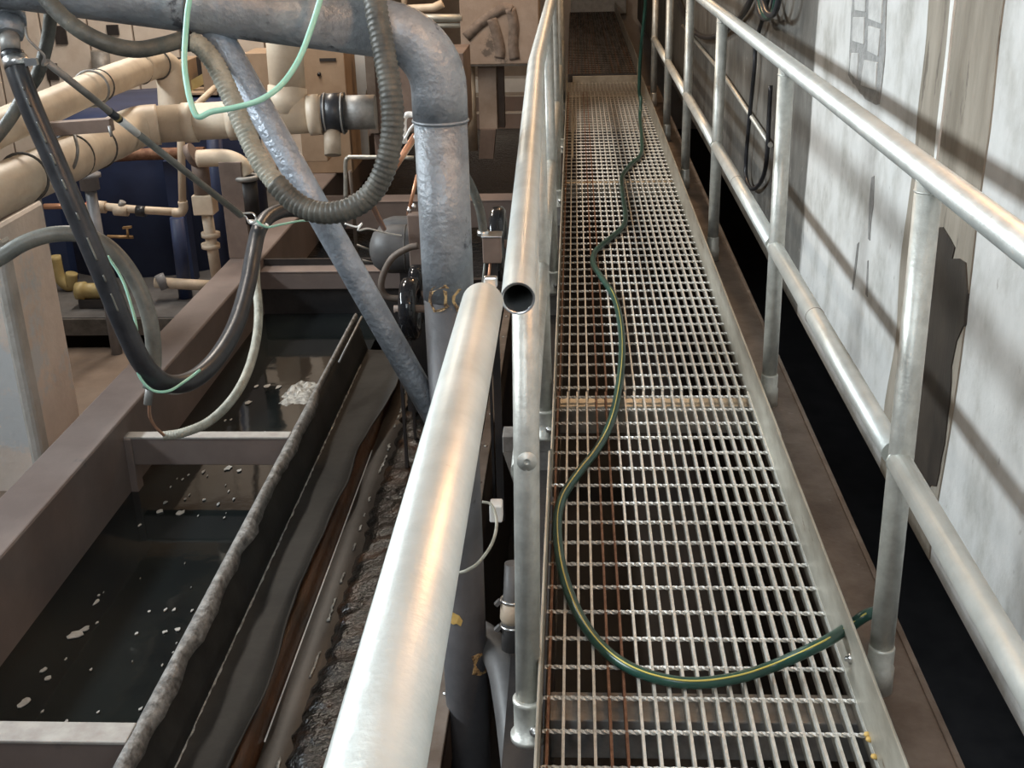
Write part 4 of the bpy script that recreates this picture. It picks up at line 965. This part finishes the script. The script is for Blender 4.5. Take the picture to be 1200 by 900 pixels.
a = P(434, 156, Y=7.6); b = P(543, 62, Y=7.6)
MB().box((a.x, 7.6, a.z), (b.x, 8.1, b.z)).build('casing', 'brown', hop, .006)
MB().box((a.x, 7.58, a.z), (a.x + .06, 7.6, b.z)).build('corner_strip', 'kerb', hop, .003)
for x in (445, 532):
    q = P(x, 156, Y=7.7); MB().box((q.x - .03, 7.65, -.3), (q.x + .03, 7.72, q.z)).build('leg', 'brown', hop)
# rails and pipe end above the casing
for y, lab, m_ in ((21, 'upper pale pipe behind the plywood box', 'rail'), (30, 'lower pale pipe behind the plywood box', 'rail')):
    tag(MB().tube([P(470, y, Y=8.72), P(541.5, y, Y=8.72)], .028 if y == 21 else .018, 14).build('back_pipe', m_), lab, 'pipe', 'pale pipes behind the elbow')
tag(MB().tube([P(455, 12, Y=8.3), P(508, 9, Y=8.3), P(519, 4, Y=8.3)], .028, 14).build('pvc_stub', 'pvc'), 'cream pipe end showing above the big elbow', 'pipe')
for x, lab in ((455, 'first'), (474, 'second')):
    tag(MB().tube([P(x, 12, Y=8.4), P(x - 1, -20, Y=8.4)], .02, 12).build('pvc_stub', 'pvc'), lab + ' short cream upright above the big horizontal pipe, counted from the left', 'pipe')
# plywood box on legs
pb = thing('plywood_box', P(585, 190, Y=8.7), 'brown stained box with hose shadows painted on it left of the handrail', 'box')
a = P(541, 76, Y=8.7); b = P(630, -60, Y=8.7)
MB().box((a.x, 8.7, a.z), (b.x, 9.2, b.z)).build('box', 'ply', pb, .006)
MB().box((a.x - .005, 8.69, a.z - .012), (b.x + .005, 9.2, a.z)).build('bottom_edge', 'ring', pb)
for st in ([(546, 44), (560, 30), (576, 18), (590, 10), (600, 12)], [(576, 22), (582, 40), (586, 58), (585, 68)], [(598, 10), (602, 30), (601, 52), (603, 70)]):
    pts_ = catmull([P(x, y, Y=8.694) for x, y in st], 5); rows_ = []
    for i, p in enumerate(pts_):
        t = (pts_[min(i + 1, len(pts_) - 1)] - pts_[max(i - 1, 0)]).normalized(); n_ = Vector((-t.z, 0, t.x)) * .036; rows_.append([p - n_, p + n_])
    MB().strip(rows_).build('painted_shadow', 'darkmark', pb, 0, .002)  # shadows of hoses painted onto the box front
MB().tube([P(550, 76, Y=8.8), P(554, 176, Y=8.8)], .040, 18).build('leg', 'pvcdark', pb)
for x0, x1, y0, y1, yy in ((562, 581, 76, 152, 8.8), (581, 590, 76, 150, 8.95)):
    MB().box(tuple(P(x0, y1, Y=yy)), tuple(P(x1, y0, Y=yy) + Vector((0, .10, 0)))).build('leg_plate', 'ply' if x0 < 570 else 'brown', pb, .004)
MB().prism([P(563, 152, Y=8.75), P(581, 152, Y=8.75), P(578, 186, Y=8.75), P(561, 186, Y=8.75)], (0, .12, 0)).build('foot', 'brown', pb)
# bent tube guard and copper / white pipes over the far tank
bg = thing('bent_guard', P(406, 225, Y=6.6), 'thin bent grey tube guard standing on the far tank wall', 'guard rail')
MB().tube(catmull([P(405, 232, Y=6.6), P(405, 210, Y=6.6), P(405, 190, Y=6.6), P(408, 185, Y=6.6), P(416, 184, Y=6.6), P(485, 185, Y=6.6)], 6), .012, 10).build('tube', 'post', bg)
cpp = thing('copper_pipe', P(465, 190, Y=3.6), 'copper-coloured pipe slanting down behind the ribbed conduit', 'pipe')
MB().tube([P(487, 158, Y=3.6), P(450, 216, Y=3.6), P(436, 240, Y=3.9), P(450, 268, Y=4.45)], .010, 10).build('tube', 'copper', cpp)
MB().tube([P(486, 164, Y=3.62), P(458, 206, Y=3.62)], .006, 8).build('second_tube', 'pvc', cpp)
wp_ = thing('white_bent_pipe', P(475, 160, Y=3.5), 'small white bent pipe left of the elbow pipe', 'pipe')
MB().tube(catmull([P(474, 168, Y=3.5), P(473, 150, Y=3.5), P(474, 138, Y=3.5), P(480, 134, Y=3.5), P(490, 139, Y=3.5), P(492, 160, Y=3.55), P(487, 160, Y=3.6)], 6), .009, 10).build('tube', 'tape', wp_)
MB().tube(catmull([P(486, 145, Y=3.48), P(480, 152, Y=3.48), P(476, 160, Y=3.48), P(468, 168, Y=3.48)], 5), .004, 8).build('wire', 'tape', wp_)
tag(MB().tube([P(410, 200, Y=5.2), P(414, 240, Y=5.2), P(418, 300, Y=5.2)], .008, 8).build('brown_rod', 'kerb'), 'thin brown upright rod behind the conduit loop', 'rod')
for k, (p_, q_) in enumerate((((418, 287), (433, 293)), ((424, 305), (436, 308)))):
    tag(MB().tube([P(*p_, Y=5.0), P(*q_, Y=5.0)], .006, 8).build('stay_wire', 'bracket'), ['upper', 'lower'][k] + ' short wire stay left of the grey housing', 'wire')

# ================================================================== CABLES ON THE RIGHT WALL
bc = thing('black_cable', P(880, 200, X=XW - .03), 'black cable hanging in a long loop on the right wall', 'cable')
XC = XW - .03
MB().tube(catmull([P(x, y, X=XC) for x, y in ((905, -20), (897, 10), (886, 50), (884, 80), (879, 130), (875, 175), (874, 205), (879, 220), (887, 219), (895, 205), (899, 180), (901, 140), (903, 100))], 6), .010, 10).build('cable', 'rubber', bc)
bc2 = thing('black_cable', P(820, 40, X=XW - .03), 'black cable drooping between posts on the far part of the wall', 'cable')
MB().tube(catmull([P(x, y, X=XC) for x, y in ((792, -10), (800, 12), (810, 33), (824, 43), (840, 42), (856, 32), (872, 14), (884, -10))], 6), .016, 10).build('cable', 'rubber', bc2)
hc = thing('hose_coil', P(895, 15, X=XW - .05), 'coil of dark green hose hung on the wall at the top', 'hose')
for k in range(3):
    MB().tube(catmull([P(x + 3 * k, y - 2 * k, X=XW - .05 - .02 * k) for x, y in ((884, -60), (886, -10), (891, 16), (898, 22), (904, 14), (908, -10), (909, -60))], 6), .012, 10).build('loop', 'hose' if k == 1 else 'rubber', hc)
tag(MB().tube([P(903, 170, X=XW - .02), P(848, 88, X=XW - .02), P(800, 30, X=XW - .02)], .012, 10).build('wall_conduit', 'post'), 'thin grey conduit running along the far right wall', 'conduit')
for k, (x, y) in enumerate(((860, 150), (820, 60))):
    pass
